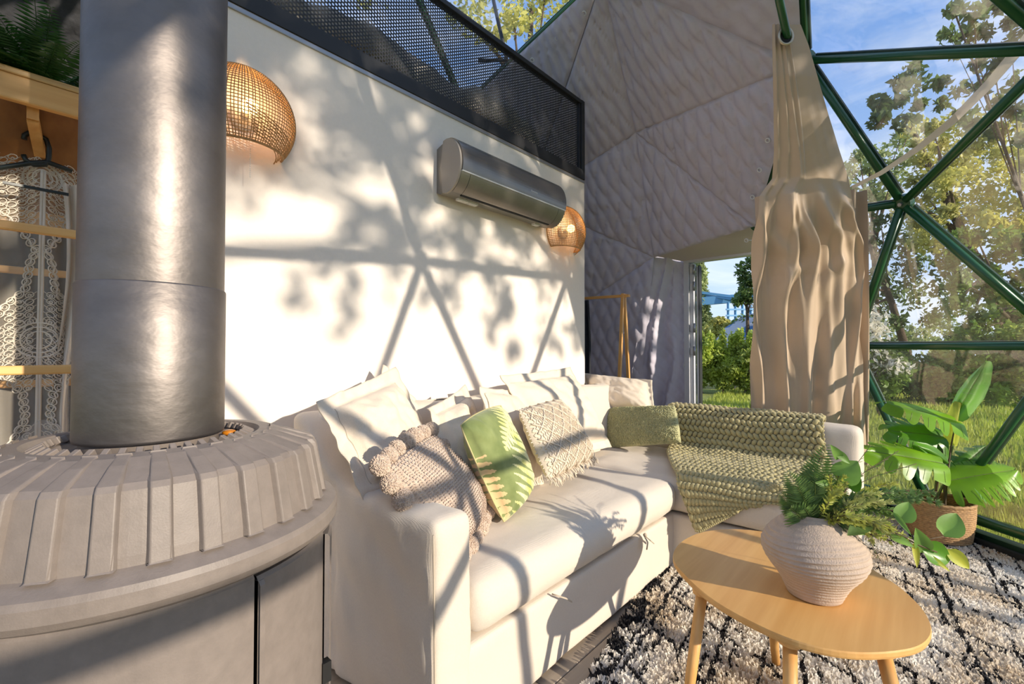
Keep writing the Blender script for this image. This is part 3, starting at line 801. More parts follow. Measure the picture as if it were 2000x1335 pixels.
def loop(mb, y, z, ry, rz, rot=0, r=0.0016, n=12):
    c_, s_ = math.cos(rot), math.sin(rot)
    pts = [(y+ry*math.cos(t)*c_-rz*math.sin(t)*s_, z+ry*math.cos(t)*s_+rz*math.sin(t)*c_) for t in [two*i/n for i in range(n)]]
    mb.tube([Vector((cloth_x(a,b)+0.004, a, b)) for a,b in pts], r, 4, closed=True, flat=0.6)
def hw(z):     # half width of the lace band down the front at height z (mirrored diamonds like the photo)
    py = 684-(z-1.1)*889/1.28
    pts = [(300,75),(400,72),(440,60),(462,36),(490,18),(510,6),(530,14),(580,20),(605,42),(640,62),(700,72),(715,60),(728,40),(745,30),(760,20),(800,16),(840,34),(900,60),(950,70)]
    for (a,ha),(b,hb) in zip(pts, pts[1:]):
        if a <= py <= b: return (ha+(hb-ha)*(py-a)/(b-a))
    return 70
K = 1.28/889*1.0
lc = MB(); lc2 = MB()
z = ztop-0.02
rowi = 0
while z > 0.72:
    h_ = hw(z)*K
    # edge scallops and inner rings
    for sg in (-1,1):
        loop(lc, cxl+sg*h_*0.9, z, 0.007, 0.010, sg*0.5, 0.0026)
        loop(lc, cxl+sg*h_*0.9, z, 0.0035, 0.005, sg*0.5, 0.0016, 8)
        k_ = 0.018
        while k_ < h_*0.9-0.010:
            jy = random.uniform(-.002,.002)
            loop(lc2, cxl+sg*k_, z+jy+0.005*math.sin(k_*160), 0.0062, 0.0085, sg*(0.6+k_*9), 0.0019, 10)
            if random.random() < 0.6: loop(lc2, cxl+sg*k_, z+jy, 0.003, 0.0035, 0, 0.0016, 7)
            cord(lc2, [(cxl+sg*(k_-0.012), z+0.010), (cxl+sg*k_, z-0.001),(cxl+sg*(k_+0.008), z-0.009)], 0.0012)
            k_ += 0.0165
    z -= 0.0165; rowi += 1
cord(lc, [(cxl-0.002, ztop-0.04-0.01*i) for i in range(90)], 0.0035); cord(lc, [(cxl+0.003, ztop-0.04-0.01*i) for i in range(90)], 0.003)
for sg in (-1,1):
    cord(lc, [(cxl+sg*hw(ztop-0.02-0.008*i)*K*0.98+sg*0.003*math.sin(i*2.0), ztop-0.02-0.008*i) for i in range(115)], 0.0028)
# rosettes in the yoke and skirt
for (py_, R_) in ((384,24),(665,30),(905,34)):
    zc_ = 1.1-(py_-684)*K
    for r_ in (0.5,0.75,1.0):
        loop(lc, cxl, zc_, R_*K*r_, R_*K*r_, 0, 0.0022, 30)
    for i in range(14):
        a = two*i/14; loop(lc, cxl+R_*K*1.15*math.cos(a), zc_+R_*K*1.15*math.sin(a), 0.006, 0.009, a+PI/2, 0.0016, 9)
lc.build('lace_trim', M['lace'], dr, smooth=True); lc2.build('lace_motifs', M['lace'], dr, smooth=True, kind='stuff')
for yy in (cxl-0.115, yr_-0.008):
    sl = MB().grid(lambda u,v: (DX+0.012+0.012*math.sin(u*9+v*4), yy-0.014+0.028*u+0.01*math.sin(v*7), ztop-0.06-v*0.85), 14, 50)
    sl.build('sleeve', M['lace'], dr, smooth=True)
# heap of lace at the foot of the dress
hm = MB().grid(lambda u,v: (0.30+0.10*v+0.02*math.sin(u*23), -0.25+0.42*u, 0.90-0.32*v+0.03*math.sin(u*19+v*6)), 60, 16)
hm.build('lace_hem', tul, dr, smooth=True)

# ================================================================== WALL LAMPS
def sconce(cy, cz, lab):
    t = empty('wall_lamp', (0, cy, cz), lab, 'lamp', 'woven wall lamps on the white partition')
    R1_, PX = 0.185, 0.155
    def P(th, ph):   # th around from -90..90 (y side to side), ph elevation
        return Vector((0.006+PX*math.cos(ph)*math.cos(th), cy+R1_*math.cos(ph)*math.sin(th), cz+R1_*math.sin(ph)))
    phb = -0.72
    for i in range(52):          # uprights
        th = -PI/2+PI*i/51; jit = random.uniform(-.012,.012)
        m_ = MB().tube([P(th+jit, phb+(1.45-phb)*k/16) for k in range(17)], 0.0016, 4)
        if i == 0: up_ = m_
        else: up_.v, up_.f = (lambda o_: (up_.v+m_.v, up_.f+[tuple(a+o_ for a in f) for f in m_.f]))(len(up_.v))
    shd = up_.build('shade_uprights', M['rattan'], t, kind='stuff')
    hz_m = MB()
    for k in range(34):
        ph = phb+(1.42-phb)*k/33
        hz_m.tube([P(-PI/2+PI*i/24, ph+random.uniform(-.004,.004)) for i in range(25)], 0.0018, 4)
    for i in range(9):            # slanting over-weave at the lower front corner
        hz_m.tube([P(-0.2+1.3*q_/8+0.02*i, -0.05-0.11*i*0.55-0.42*(q_/8)) for q_ in range(9)], 0.0022, 4)
    hz_m.build('shade_weave', M['rattan'], t, kind='stuff')
    MB().tube([P(-PI/2+PI*i/30, phb) for i in range(31)], 0.005, 6).build('rim', M['rattan'], t, smooth=True)
    MB().tube([Vector((0.006, cy+R1_*math.cos(a), cz+R1_*math.sin(a))) for a in [phb+(PI-2*phb)*i/30 for i in range(31)]], 0.004, 6).build('back_rim', M['rattan'], t, smooth=True)
    MB().tube([(0.0,cy,cz),(0.02,cy,cz)], 0.045, 24).build('wall_plate', M['white_plastic'], t, smooth=True)
    MB().tube([(0.02,cy,cz),(0.05,cy,cz+0.01)], 0.014, 12).build('lamp_holder', M['white_plastic'], t, smooth=True)
    MB().ico((0.078,cy,cz+0.015), 0.028, 2).build('bulb', M['bulb'], t, smooth=True)
    pl_ = bpy.data.lights.new('lamp_light', 'POINT'); pl_.energy = 1.3; pl_.color = (1.0,0.66,0.32); pl_.shadow_soft_size = 0.03
    po_ = bpy.data.objects.new('lamp_light', pl_); C.objects.link(po_); po_.location = (0.10, cy, cz+0.05)
    ch = MB()
    for k in range(14): ch.ico((0.06,cy+0.01,cz-0.13-0.008*k), 0.0022, 1)
    ch.build('pull_chain', M['white_plastic'], t, kind='stuff')
p_ = W(448,232,X=0.05); sconce(0.585, W(520,235,X=0.1).z+0.022, 'larger looking woven wall lamp just right of the stove pipe')
sconce(2.645, 1.945, 'small looking woven wall lamp below the right end of the air conditioner')

# ================================================================== AIR CONDITIONER
y0 = W(845,388,X=0.0).y+0.02; y1 = W(1104,380,X=0.19).y
ac = empty('air_conditioner', (0.0,(y0+y1)/2,1.9), 'silver grey split air conditioner unit high on the white wall', 'air conditioner')
zb_ = W(845,388,X=0.0).z+0.015; zt_ = zb_+0.285
print('ac', y0, y1, zb_)
def ext(name, prof, ya, yb, m, parent=ac, smooth=False, nseg=1):
    n = len(prof); vs_ = []
    for k in range(nseg+1):
        y = ya+(yb-ya)*k/nseg
        vs_ += [(x, y, z) for x,z in prof]
    fs_ = [(k*n+i, k*n+(i+1)%n, (k+1)*n+(i+1)%n, (k+1)*n+i) for k in range(nseg) for i in range(n)]
    fs_ += [tuple(range(n))[::-1], tuple(nseg*n+i for i in range(n))]
    return MB().add(vs_, fs_).build(name, m, parent, smooth=smooth)
bp = []
for i in range(25):
    t = i/24; a = -0.60*PI/1+0; 
cxp, czp = 0.085, (zb_+zt_)/2
def oval(s=1.0, a0=-PI/2, a1=PI/2, n=24, ox=0):
    return [(cxp+ox+0.112*s*math.cos(a), czp+0.1425*s*math.sin(a)) for a in [a0+(a1-a0)*i/n for i in range(n+1)]]
bodyp = oval(0.97)+[(0.03,zt_-0.02),(0.0,zt_-0.03),(0.0,zb_+0.02),(0.03,zb_+0.008)]
bevel(ext('casing', bodyp, y0+0.006, y1-0.006, M['ac']), 0.002)
ext('end_cap', oval(0.99, -PI*0.5, PI*0.5)+[(0.06,zt_-0.006),(0.038,czp),(0.055,zb_+0.008)], y0, y0+0.012, M['ac_side'])
ext('end_cap', oval(0.99, -PI*0.5, PI*0.5)+[(0.06,zt_-0.006),(0.038,czp),(0.055,zb_+0.008)], y1-0.012, y1, M['ac_side'])
outer = oval(1.04, -0.32, PI/2*0.98, 20); inner = oval(0.985, -0.32, PI/2*0.98, 20)
ext('front_panel', outer+inner[::-1], y0+0.014, y1-0.004, M['ac_front'], smooth=False)
outer = oval(1.02, -1.25, -0.36, 12); inner = oval(0.98, -1.25, -0.36, 12)
ext('air_flap', outer+inner[::-1], y0+0.075, y1-0.075, M['ac'])
for a,b in ((y0+0.012,y0+0.072),(y1-0.072,y1-0.012)): ext('flap_end', outer+inner[::-1], a, b, M['ac'])
q0 = oval(1.0,-1.30,-1.30,1)[0]
MB().bx(q0[0]-0.012, q0[0]+0.004, y0+0.08, y1-0.08, q0[1]-0.005, q0[1]+0.004).build('air_slot', M['iron_dark'], ac)
for i,(a,b) in enumerate(((0.10,0.17),(0.175,0.24),(0.74,0.79))):
    MB().bx(0.045, 0.075, y0+a, y0+b, zb_-0.006, zb_+0.010).build('sticker', M['label_paper'], ac)
tr2 = oval(1.045,-0.34,-0.30,2); ext('chrome_line', tr2+[(x-0.01,z) for x,z in tr2[::-1]], y0+0.014, y1-0.004, M['white_plastic'])
# small raised logotype on the front
lg = bpy.data.curves.new('logo', 'FONT'); lg.body = 'Rotenso'; lg.size = 0.018; lg.extrude = 0.0004; lg.align_x = 'CENTER'
lo = bpy.data.objects.new('logo', lg); C.objects.link(lo)
a = -0.12; px_ = cxp+0.112*1.045*math.cos(a); pz_ = czp+0.1425*1.045*math.sin(a)
lo.matrix_world = Matrix(((0,math.sin(-a)*-0.1,1,px_),(1,0,0,y0+0.58),(0,1,0.0,pz_),(0,0,0,1)))
bpy.context.view_layer.update()
lme = bpy.data.meshes.new_from_object(lo.evaluated_get(bpy.context.evaluated_depsgraph_get()))
lme.transform(lo.matrix_world); bpy.data.objects.remove(lo)
lme.materials.clear(); lme.materials.append(M['label_paper'])
lo = bpy.data.objects.new('logo', lme); C.objects.link(lo); lo.parent = ac; lo.matrix_parent_inverse = WM[ac.name].inverted()
# ================================================================== SOFA
Z0 = 0.03
sofa = empty('corner_sofa', (0.9,2.0,0), 'cream linen corner sofa with chaise along the white wall', 'sofa')
XFR = 0.95; YA = 0.75; YI = 2.28; YB = 3.16; XC = 1.64
def ws(p, f=6, a=0.010, k=(1,1,1)): return noise.noise(Vector((p.x*f*k[0], p.y*f*k[1], p.z*f*k[2])))*a
# left arm, rising towards the back
def arm_def(p):
    back = max(0, min(1, (0.50-p.x)/0.36)); s = back*back*(3-2*back)
    if p.z > 0.30: p.z += s*0.215*((p.z-0.30)/0.36) + 0.02*(1-min(1,p.x/0.95))*0
    # slight flare, drape folds on the outer side
    h = max(0,(p.z-0.05)/0.6)
    if p.y < YA+0.05:
        p.y += -0.012*h + 0.005*math.sin((p.z*1.3+p.x*0.5)*20+2*noise.noise(p*4))*max(0,min(1,(0.95-p.x)/0.15)) + ws(p,5,0.016,(1,1,0.6)) + 0.0012*math.sin((p.x+0.4*p.z)*60+3*noise.noise(p*3))
        p.y += 0.008*math.exp(-((p.x-0.42)/0.015)**2)
    if p.x > XFR-0.03: p.y += 0.02*(0.65-p.z)*(1 if p.y > YA+0.08 else 0.0)
    return p
softbox(0.10, XFR+0.01, YA, YA+0.135, 0.015, 0.655, 0.035, 0.022, 0.0025, 7, arm_def, 1).build('armrest', M['sofa'], sofa, smooth=True)
# piping on the front edge of the arm
MB().tube([(XFR+0.008, YA+0.004-0.010*k/14, 0.02+0.605*k/14) for k in range(15)], 0.0028, 6).build('seam', M['seam'], sofa, smooth=True)
# base of the seat
softbox(0.12, XFR, YA+0.10, YI+0.06, 0.015, 0.272, 0.018, 0.03, 0.002, 6, lambda p: Vector((p.x+ws(p,4,0.006), p.y, p.z+0.0)), 2).build('storage_base', M['sofa'], sofa, smooth=True)
def seat_def(p):
    # crown of the long seat cushion
    u = (p.y-0.88)/(YI-0.88); 
    if p.z > 0.40: p.z += 0.018*math.sin(PI*max(0,min(1,u)))*max(0,min(1,(XFR-p.x)/0.2)) + ws(p,3.5,0.006)
    if p.x > XFR-0.08: p.x += 0.012*math.sin((p.z-0.27)/0.18*PI) + ws(p,9,0.003)
    return p
softbox(0.25, XFR+0.012, YA+0.135, YI+0.02, 0.278, 0.448, 0.06, 0.022, 0.002, 6, seat_def, 3).build('seat_cushion', M['sofa'], sofa, smooth=True)
# wall side back
softbox(0.09, 0.32, YA+0.03, YB, 0.05, 0.865, 0.05, 0.04, 0.004, 5, lambda p: Vector((p.x-(0.09*max(0,(p.z-0.4)/0.46) if p.x > 0.2 else 0), p.y, p.z)), 4).build('backrest', M['sofa'], sofa, smooth=True)
# chaise: base, seat and the low back that runs out from the wall
softbox(0.30, XC, YI, YB-0.05, 0.015, 0.272, 0.018, 0.03, 0.002, 6, None, 5).build('chaise_base', M['sofa'], sofa, smooth=True)
softbox(0.28, XC+0.012, YI-0.005, YB-0.16, 0.278, 0.452, 0.05, 0.022, 0.003, 5, lambda p: Vector((p.x, p.y, p.z+(ws(p,6,0.01) if p.z>0.4 else 0))), 6).build('chaise_cushion', M['sofa'], sofa, smooth=True)
softbox(0.28, XC+0.02, YB-0.17, YB, 0.015, 0.695, 0.045, 0.03, 0.003, 5, None, 7).build('chaise_back', M['sofa'], sofa, smooth=True)
# straps for the lift-up seat
def strap(y, name='pull_strap'):
    p0 = Vector((XFR+0.006, y, 0.276))
    s_ = MB().tube([p0, p0+Vector((0.02,0.01,-0.004)), p0+Vector((0.03,0.04,-0.02)), p0+Vector((0.025,0.075,-0.045)), p0+Vector((0.022,0.085,-0.052))], 0.0042, 6, flat=0.5)
    o = s_.build(name, M['seam'], sofa, smooth=True)
strap(W(1075,1172,X=XFR).y)
ys_ = W(1252,1046,X=XFR).y; p0 = Vector((XFR+0.012, ys_, 0.278))
o = MB().tube([p0, p0+Vector((0.02,0.0,-0.03)), p0+Vector((0.018,-0.006,-0.06))], 0.006, 6, flat=0.4).build('tie', M['seam'], sofa, smooth=True)
MB().tube([p0, p0+Vector((0.02,0.02,-0.025)), p0+Vector((0.022,0.055,-0.05))], 0.006, 6, flat=0.4).build('tie', M['seam'], sofa, smooth=True)
MB().ico(p0+Vector((0.008,0,0)), 0.009, 1).build('tie_knot', M['seam'], sofa, smooth=True)
for x_,y_ in ((0.2,YA+0.06),(0.9,YA+0.07),(0.9,2.2),(1.58,2.34),(1.58,3.08),(0.2,3.08)):
    MB().tube([(x_,y_,0.0),(x_,y_,0.03)], 0.02, 12).build('foot', M['iron_dark'], sofa)

# ================================================================== CUSHIONS
def cush(name, cs, thick, m, label, group=None, flange=0.05, res=44, seed=0, pw=0.42, bow=0.05, wr=0.012, ret=False, fold=1.0, parent_part='cover', flop=0.0, wf=5.0):
    """cs: world corners TL,TR,BR,BL seen from the front"""
    TL,TR,BR,BL = [Vector(c) for c in cs]
    n = ((TR-TL).cross(BL-TL)+(BR-TR).cross(BL-BR)*0).normalized()
    ctr = (TL+TR+BR+BL)/4
    if n.dot(CAM-ctr) < 0: n = -n
    W_ = ((TR-TL).length+(BR-BL).length)/2; H_ = ((BL-TL).length+(BR-TR).length)/2
    fu = flange/W_*2; fv = flange/H_*2
    def pt(u, v, side):
        a, b = 2*u-1, 2*v-1
        # bowed edges
        sa = a*(1-bow*(1-b*b)*1.0) ; sb = b*(1-bow*(1-a*a)*1.0)
        uu, vv = (sa+1)/2, (sb+1)/2
        P = TL*(1-uu)*(1-vv)+TR*uu*(1-vv)+BR*uu*vv+BL*(1-uu)*vv
        ia, ib = abs(a)/(1-fu), abs(b)/(1-fv)
        if ia < 1 and ib < 1:
            h = ((1-ia**2.6)*(1-ib**2.6))**pw
        else: h = 0
        sag = 1.0+0.25*(vv-0.5)
        nz_ = noise.noise(Vector((u*wf+seed*3.7, v*wf, seed)))*wr + noise.noise(Vector((u*wf*2.7+seed, v*wf*2.2, seed*2)))*wr*0.5
        # radial puckers near the corners
        cr = max(0, abs(a)+abs(b)-1.05)
        ang_ = math.atan2(abs(b)-0.2, abs(a)-0.2)
        nz_ += math.sin(ang_*16+seed)*0.008*cr*(1 if h > 0.02 else 0.3)
        P = P + n*(side*(h*thick/2*sag+0.0022) + nz_*(0.4+h) )
        if h == 0:
            P = P + n*(noise.noise(Vector((u*7+seed*5, v*7, 2)))*flange*0.35*fold)
        if flop: P = P - n*(flop*max(0, 0.16-v)/0.16*(abs(a)**2))
        return P
    mb = MB(); nn_ = res
    k = nn_+1
    for side in (1,-1):
        mb.v += [tuple(pt(i/nn_, j/nn_, side)) for j in range(k) for i in range(k)]
    o2 = k*k
    for j in range(nn_):
        for i in range(nn_):
            q = (j*k+i, j*k+i+1, (j+1)*k+i+1, (j+1)*k+i); mb.f.append(q); mb.f.append(tuple(o2+x_ for x_ in q[::-1]))
    for i in range(nn_):
        mb.f.append((i, o2+i, o2+i+1, i+1)); b0 = nn_*k; mb.f.append((b0+i+1, o2+b0+i+1, o2+b0+i, b0+i))
        mb.f.append((i*k, (i+1)*k, o2+(i+1)*k, o2+i*k)); mb.f.append((i*k+nn_, o2+i*k+nn_, o2+(i+1)*k+nn_, (i+1)*k+nn_))
    t = empty(name, BL.lerp(BR,0.5), label, 'cushion', group)
    mb.build(parent_part, m, t, smooth=True)
    if flange > 0.02:
        # stitched line where the flange meets the filling
        st_ = []
        e_ = 1.0
        def lp(a, b):
            return pt((a+1)/2, (b+1)/2, 1)+n*0.001
        fa, fb = 1-fu, 1-fv; S = 26
        ring_ = [lp(-fa+2*fa*i/S, -fb) for i in range(S)]+[lp(fa, -fb+2*fb*i/S) for i in range(S)]+[lp(fa-2*fa*i/S, fb) for i in range(S)]+[lp(-fa, fb-2*fb*i/S) for i in range(S)]
        MB().tube(ring_, 0.0013, 4, closed=True).build('stitching', M['seam'], t)
    return (t, pt, n)
GB = 'linen back cushions along the wall'
# (px,py,X) corners, made into real points of the place
def cc(*q): return [W(a,b,X=c) for a,b,c in q]
cush('cushion', cc((748,712,0.10),(835,800,0.12),(850,930,0.36),(720,900,0.34)), 0.10, M['linen'], 'linen cushion mostly hidden behind the big leftmost cushion', GB, seed=11, flange=0.05)
cush('cushion', cc((618,784,0.42),(772,716,0.24),(866,915,0.44),(712,985,0.62)), 0.17, M['linen'], 'big wrinkled linen cushion standing in the corner by the left arm', GB, seed=2, flange=0.055, wr=0.02, bow=0.03)
cush('cushion', cc((834,797,0.40),(908,750,0.24),(990,935,0.46),(885,975,0.62)), 0.15, M['linen'], 'linen cushion behind the fern leaf cushion with its left flange folded', GB, seed=3, flange=0.05, wr=0.02)
cush('cushion', cc((936,755,0.46),(1014,762,0.34),(1062,945,0.54),(985,965,0.68)), 0.13, M['linen'], 'bright white sunlit linen cushion left of the macrame cushion', GB, seed=4, flange=0.03, wr=0.014, bow=0.02)
cush('cushion', cc((976,733,0.36),(1114,716,0.22),(1196,872,0.42),(1080,905,0.56)), 0.16, M['linen'], 'large plump linen cushion behind the macrame cushion', GB, seed=5, flange=0.05, wr=0.02, bow=0.03)
# corner cushion leaning on the low chaise back
def cy_(*q): return [W(a,b,Y=c) for a,b,c in q]
cush('cushion', cy_((1134,727,3.10),(1274,742,3.06),(1284,818,2.92),(1158,800,2.86)), 0.20, M['linen'], 'linen cushion leaning in the far corner under the clothes rack', GB, seed=6, flange=0.03, wr=0.012, bow=0.04)

# pompom cushion
pc4 = cc((742,915,0.74),(838,848,0.52),(943,1000,0.66),(880,1090,0.84))
t, pt, n = cush('pompom_cushion', pc4, 0.17, M['pom'], 'rose beige knitted cushion edged with pompoms beside the left arm', seed=8, flange=0.008, wr=0.008, bow=-0.06, parent_part='knitted_cover')
kn = []
# knit stitches: small raised V loops over the front
mbk = MB(); cnt = 0
NU, NV = 44, 40
for j in range(2, NV-1):
    for i in range(2, NU-1):
        u, v = i/NU, j/NV
        p = pt(u, v, 1); pu = pt(u+0.5/NU, v, 1)-p; pv = pt(u, v+0.5/NV, 1)-p
        nn_ = pu.cross(pv).normalized()
        if nn_.dot(n) < 0: nn_ = -nn_
        if i % 2: a_ = p-pu*0.9-pv*0.5; b_ = p+pu*0.2+pv*0.9
        else: a_ = p+pu*0.9-pv*0.5; b_ = p-pu*0.2+pv*0.9
        mbk.add([a_, b_, p+nn_*0.0055+pu*0.5, p+nn_*0.0055-pu*0.5], [(0,2,1),(0,1,3),(0,3,2),(1,2,3)])
mbk.build('knit_stitches', M['pom'], t, kind='stuff')
def pom(p, r):
    mb = MB().ico(p, r, 4, jit=0.11)
    mb.build('pompom', M['pom'], t)
random.seed(5)
border = []
for i in range(7): border.append(pt(i/6, 0, 1))
for i in range(1,6): border.append(pt(1, i/5, 1))
for i in range(1,7): border.append(pt(0, i/6, 1))
for i in range(1,6): border.append(pt(i/6, 1, 1))
for p in border:
    o_ = (p-(pc4[0]+pc4[1]+pc4[2]+pc4[3])/4).normalized()
    pom(p+o_*0.014+n*0.008, random.uniform(0.026,0.031))

# fern leaf cushion: sage velvet with leaf print
mf = bpy.data.materials.new('fern_print'); mf.use_nodes = True
nn = mf.node_tree.nodes; ll = mf.node_tree.links; bb = nn['Principled BSDF']; bb.inputs['Roughness'].default_value = 0.85; bb.inputs['Sheen Weight'].default_value = 0.3
at = nn.new('ShaderNodeAttribute'); at.attribute_name = 'print_uv'; at.attribute_type = 'GEOMETRY'
sp = nn.new('ShaderNodeSeparateXYZ'); ll.new(at.outputs['Vector'], sp.inputs[0])
def mth(op, a, b=None, c=None):
    m_ = nn.new('ShaderNodeMath'); m_.operation = op
    for i, v in enumerate((a,b,c)):
        if v is None: continue
        if isinstance(v, (int,float)): m_.inputs[i].default_value = v
        else: ll.new(v, m_.inputs[i])
    return m_.outputs[0]
def leaf_field(cx, cy, ang, ln, wd_, freq):
    """signed mask of a fern frond: rachis from (cx,cy) in direction ang; toothed pinnae"""
    ca, sa = math.cos(ang), math.sin(ang)
    dx = mth('SUBTRACT', sp.outputs[0], cx); dy = mth('SUBTRACT', sp.outputs[1], cy)
    s_ = mth('ADD', mth('MULTIPLY', dx, ca), mth('MULTIPLY', dy, sa))       # along
    q_ = mth('SUBTRACT', mth('MULTIPLY', dy, ca), mth('MULTIPLY', dx, sa))  # across
    aq = mth('ABSOLUTE', q_)
    tt = mth('DIVIDE', s_, ln)
    env = mth('MULTIPLY', mth('POWER', mth('MAXIMUM', mth('SUBTRACT', 1.0, tt), 0.0), 0.6), wd_)
    inside = mth('MULTIPLY', mth('GREATER_THAN', tt, 0.0), mth('GREATER_THAN', env, aq))
    # pinnae slanted forward
    ph = mth('MULTIPLY', mth('SUBTRACT', s_, mth('MULTIPLY', aq, 0.45)), freq)
    tri = mth('ABSOLUTE', mth('SUBTRACT', mth('FRACT', ph), 0.5))         # 0 at centre of pinna
    widthp = mth('MULTIPLY', mth('POWER', mth('MAXIMUM', mth('SUBTRACT', 1.0, mth('DIVIDE', aq, mth('ADD', env, 0.001))), 0.0), 0.55), 0.46)
    teeth = mth('MULTIPLY', mth('ABSOLUTE', mth('SUBTRACT', mth('FRACT', mth('MULTIPLY', aq, freq*3.2)), 0.5)), 0.22)
    pin = mth('GREATER_THAN', mth('SUBTRACT', mth('ADD', widthp, 0.05), teeth), tri)
    return mth('MULTIPLY', inside, mth('MAXIMUM', pin, mth('LESS_THAN', aq, 0.006)))
m1 = leaf_field(0.86, 1.12, math.radians(-82), 1.22, 0.80, 10)
m2 = leaf_field(1.0, 0.02, math.radians(150), 0.75, 0.26, 16)
m3 = leaf_field(-0.05, 0.35, math.radians(80), 0.9, 0.13, 12)
nz_ = nn.new('ShaderNodeTexNoise'); nz_.inputs['Scale'].default_value = 4; nz_.inputs['Detail'].default_value = 6; ll.new(at.outputs['Vector'], nz_.inputs[0])
rg = nn.new('ShaderNodeValToRGB'); ll.new(nz_.outputs[0], rg.inputs[0]); rg.color_ramp.elements[0].position = 0.3; rg.color_ramp.elements[1].position = 0.7
rg.color_ramp.elements[0].color = col(104,118,62); rg.color_ramp.elements[1].color = col(146,156,98)
ra = nn.new('ShaderNodeValToRGB'); ll.new(nz_.outputs[0], ra.inputs[0]); ra.color_ramp.elements[0].position = 0.35; ra.color_ramp.elements[1].position = 0.6
ra.color_ramp.elements[0].color = col(196,196,98); ra.color_ramp.elements[1].color = col(232,226,174)
x1 = nn.new('ShaderNodeMixRGB'); ll.new(mth('MAXIMUM', m1, m2), x1.inputs[0]); ll.new(rg.outputs[0], x1.inputs[1]); ll.new(ra.outputs[0], x1.inputs[2])
x2 = nn.new('ShaderNodeMixRGB'); ll.new(m3, x2.inputs[0]); ll.new(x1.outputs[0], x2.inputs[1]); x2.inputs[2].default_value = col(222,192,140)
ll.new(x2.outputs[0], bb.inputs['Base Color'])
fc4 = cc((900,830,0.66),(978,792,0.60),(1036,950,0.68),(984,1018,0.74))
tf_, ptf, nf_ = cush('fern_leaf_cushion', fc4, 0.15, mf, 'green cushion printed with pale fern leaves in the middle of the sofa', seed=9, flange=0.006, wr=0.004, bow=-0.07, parent_part='printed_cover')
cov = [c_ for c_ in bpy.data.objects if c_.parent == tf_ and c_.name.startswith('printed')][0]
at_ = cov.data.attributes.new('print_uv', 'FLOAT_VECTOR', 'POINT'); kk = 45
at_.data.foreach_set('vector', [w_ for s_ in range(2) for j in range(kk) for i in range(kk) for w_ in (i/44, j/44, s_)])
ring_ = [ptf(i/20,0,0) for i in range(20)]+[ptf(1,i/20,0) for i in range(20)]+[ptf(1-i/20,1,0) for i in range(20)]+[ptf(0,1-i/20,0) for i in range(20)]
MB().tube(ring_, 0.003, 5, closed=True).build('piping', mat('pale_piping', col(196,184,132), 0.8), tf_)

# macrame cushion
mc4 = cc((1014,800,0.62),(1092,779,0.50),(1160,892,0.62),(1072,936,0.76))
tm, ptm, nm = cush('macrame_cushion', mc4, 0.12, M['macrame'], 'knotted cream macrame cushion with diamond cords and fringe', seed=12, flange=0.006, wr=0.004, bow=-0.02, parent_part='woven_cover')
mk = MB()
def mline(u0,v0,u1,v1,n_=26,amp=0.004,r=0.0032,ph=0):
    return mk.tube([ptm(u0+(u1-u0)*i/n_+ (amp*3*math.sin(i*2.2+ph)) , v0+(v1-v0)*i/n_, 1)+nm*(0.003+0.0015*math.sin(i*1.7+ph)) for i in range(n_+1)], r, 5)
for s_ in np.arange(-0.8, 1.0, 0.2):
    for rev in (0,1):
        pts=[]
        for i in range(33):
            v = i/32; u = s_+v*0.9
            if rev: u = 1-u
            if 0.02 < u < 0.98:
                pts.append(ptm(u, v, 1)+nm*(0.004+0.001*math.sin(i*2.5)))
        if len(pts) > 2: mk.tube(pts, 0.0036, 5)
for i in range(34):
    u = 0.02+0.96*i/33; mline(u,0.02,u,0.98,40,0.0035,0.0019,i)
mk.build('diamond_cords', M['macrame'], tm, smooth=True, kind='stuff')
fr_ = MB()
for i in range(46):
    u = i/45; p = ptm(u,1,0); d = (ptm(u,1,0)-ptm(u,0.9,0)).normalized()
    q_ = p+d*random.uniform(0.015,0.035)+Vector((random.uniform(0,.02),random.uniform(-.01,.01),-0.004)); q_.z = max(q_.z, 0.462)
    fr_.tube([p-d*0.01, (p+q_)/2+nm*random.uniform(0,.014), q_], 0.0028, 5)
for i in range(20):
    v = i/19; p = ptm(0,v,0); d = (p-ptm(0.1,v,0)).normalized(); fr_.tube([p, p+d*random.uniform(.006,.016)], 0.0026, 5)
fr_.build('fringe', M['macrame'], tm, smooth=True, kind='stuff')

# boucle lumbar cushion
bc4 = cy_((1178,797,2.90),(1318,792,2.80),(1330,864,2.70),(1194,873,2.74))
tb_, ptb, nb = cush('boucle_cushion', bc4, 0.13, M['boucle'], 'small oblong sage boucle cushion at the left edge of the knitted throw', seed=14, flange=0.006, wr=0.006, bow=-0.02, parent_part='boucle_cover')
bk = MB()
for i in range(4600):
    u, v = random.uniform(0.01,0.99), random.uniform(0.02,0.98); p = ptb(u,v,1)
    d = Vector((random.gauss(0,1),random.gauss(0,1),random.gauss(0,1))).normalized()*0.0065
    e_ = nb*random.uniform(0.004,0.009)
    s_ = d.cross(nb).normalized()*0.0035
    bk.add([p-d-s_*0.4, p-d*0.3+e_-s_, p+d+s_*0.4, p+d*0.2+e_+s_, p-e_*0.5],[(0,1,3),(1,2,3),(0,4,1),(2,4,3)])
bk.build('loops', M['boucle'], tb_, kind='stuff')

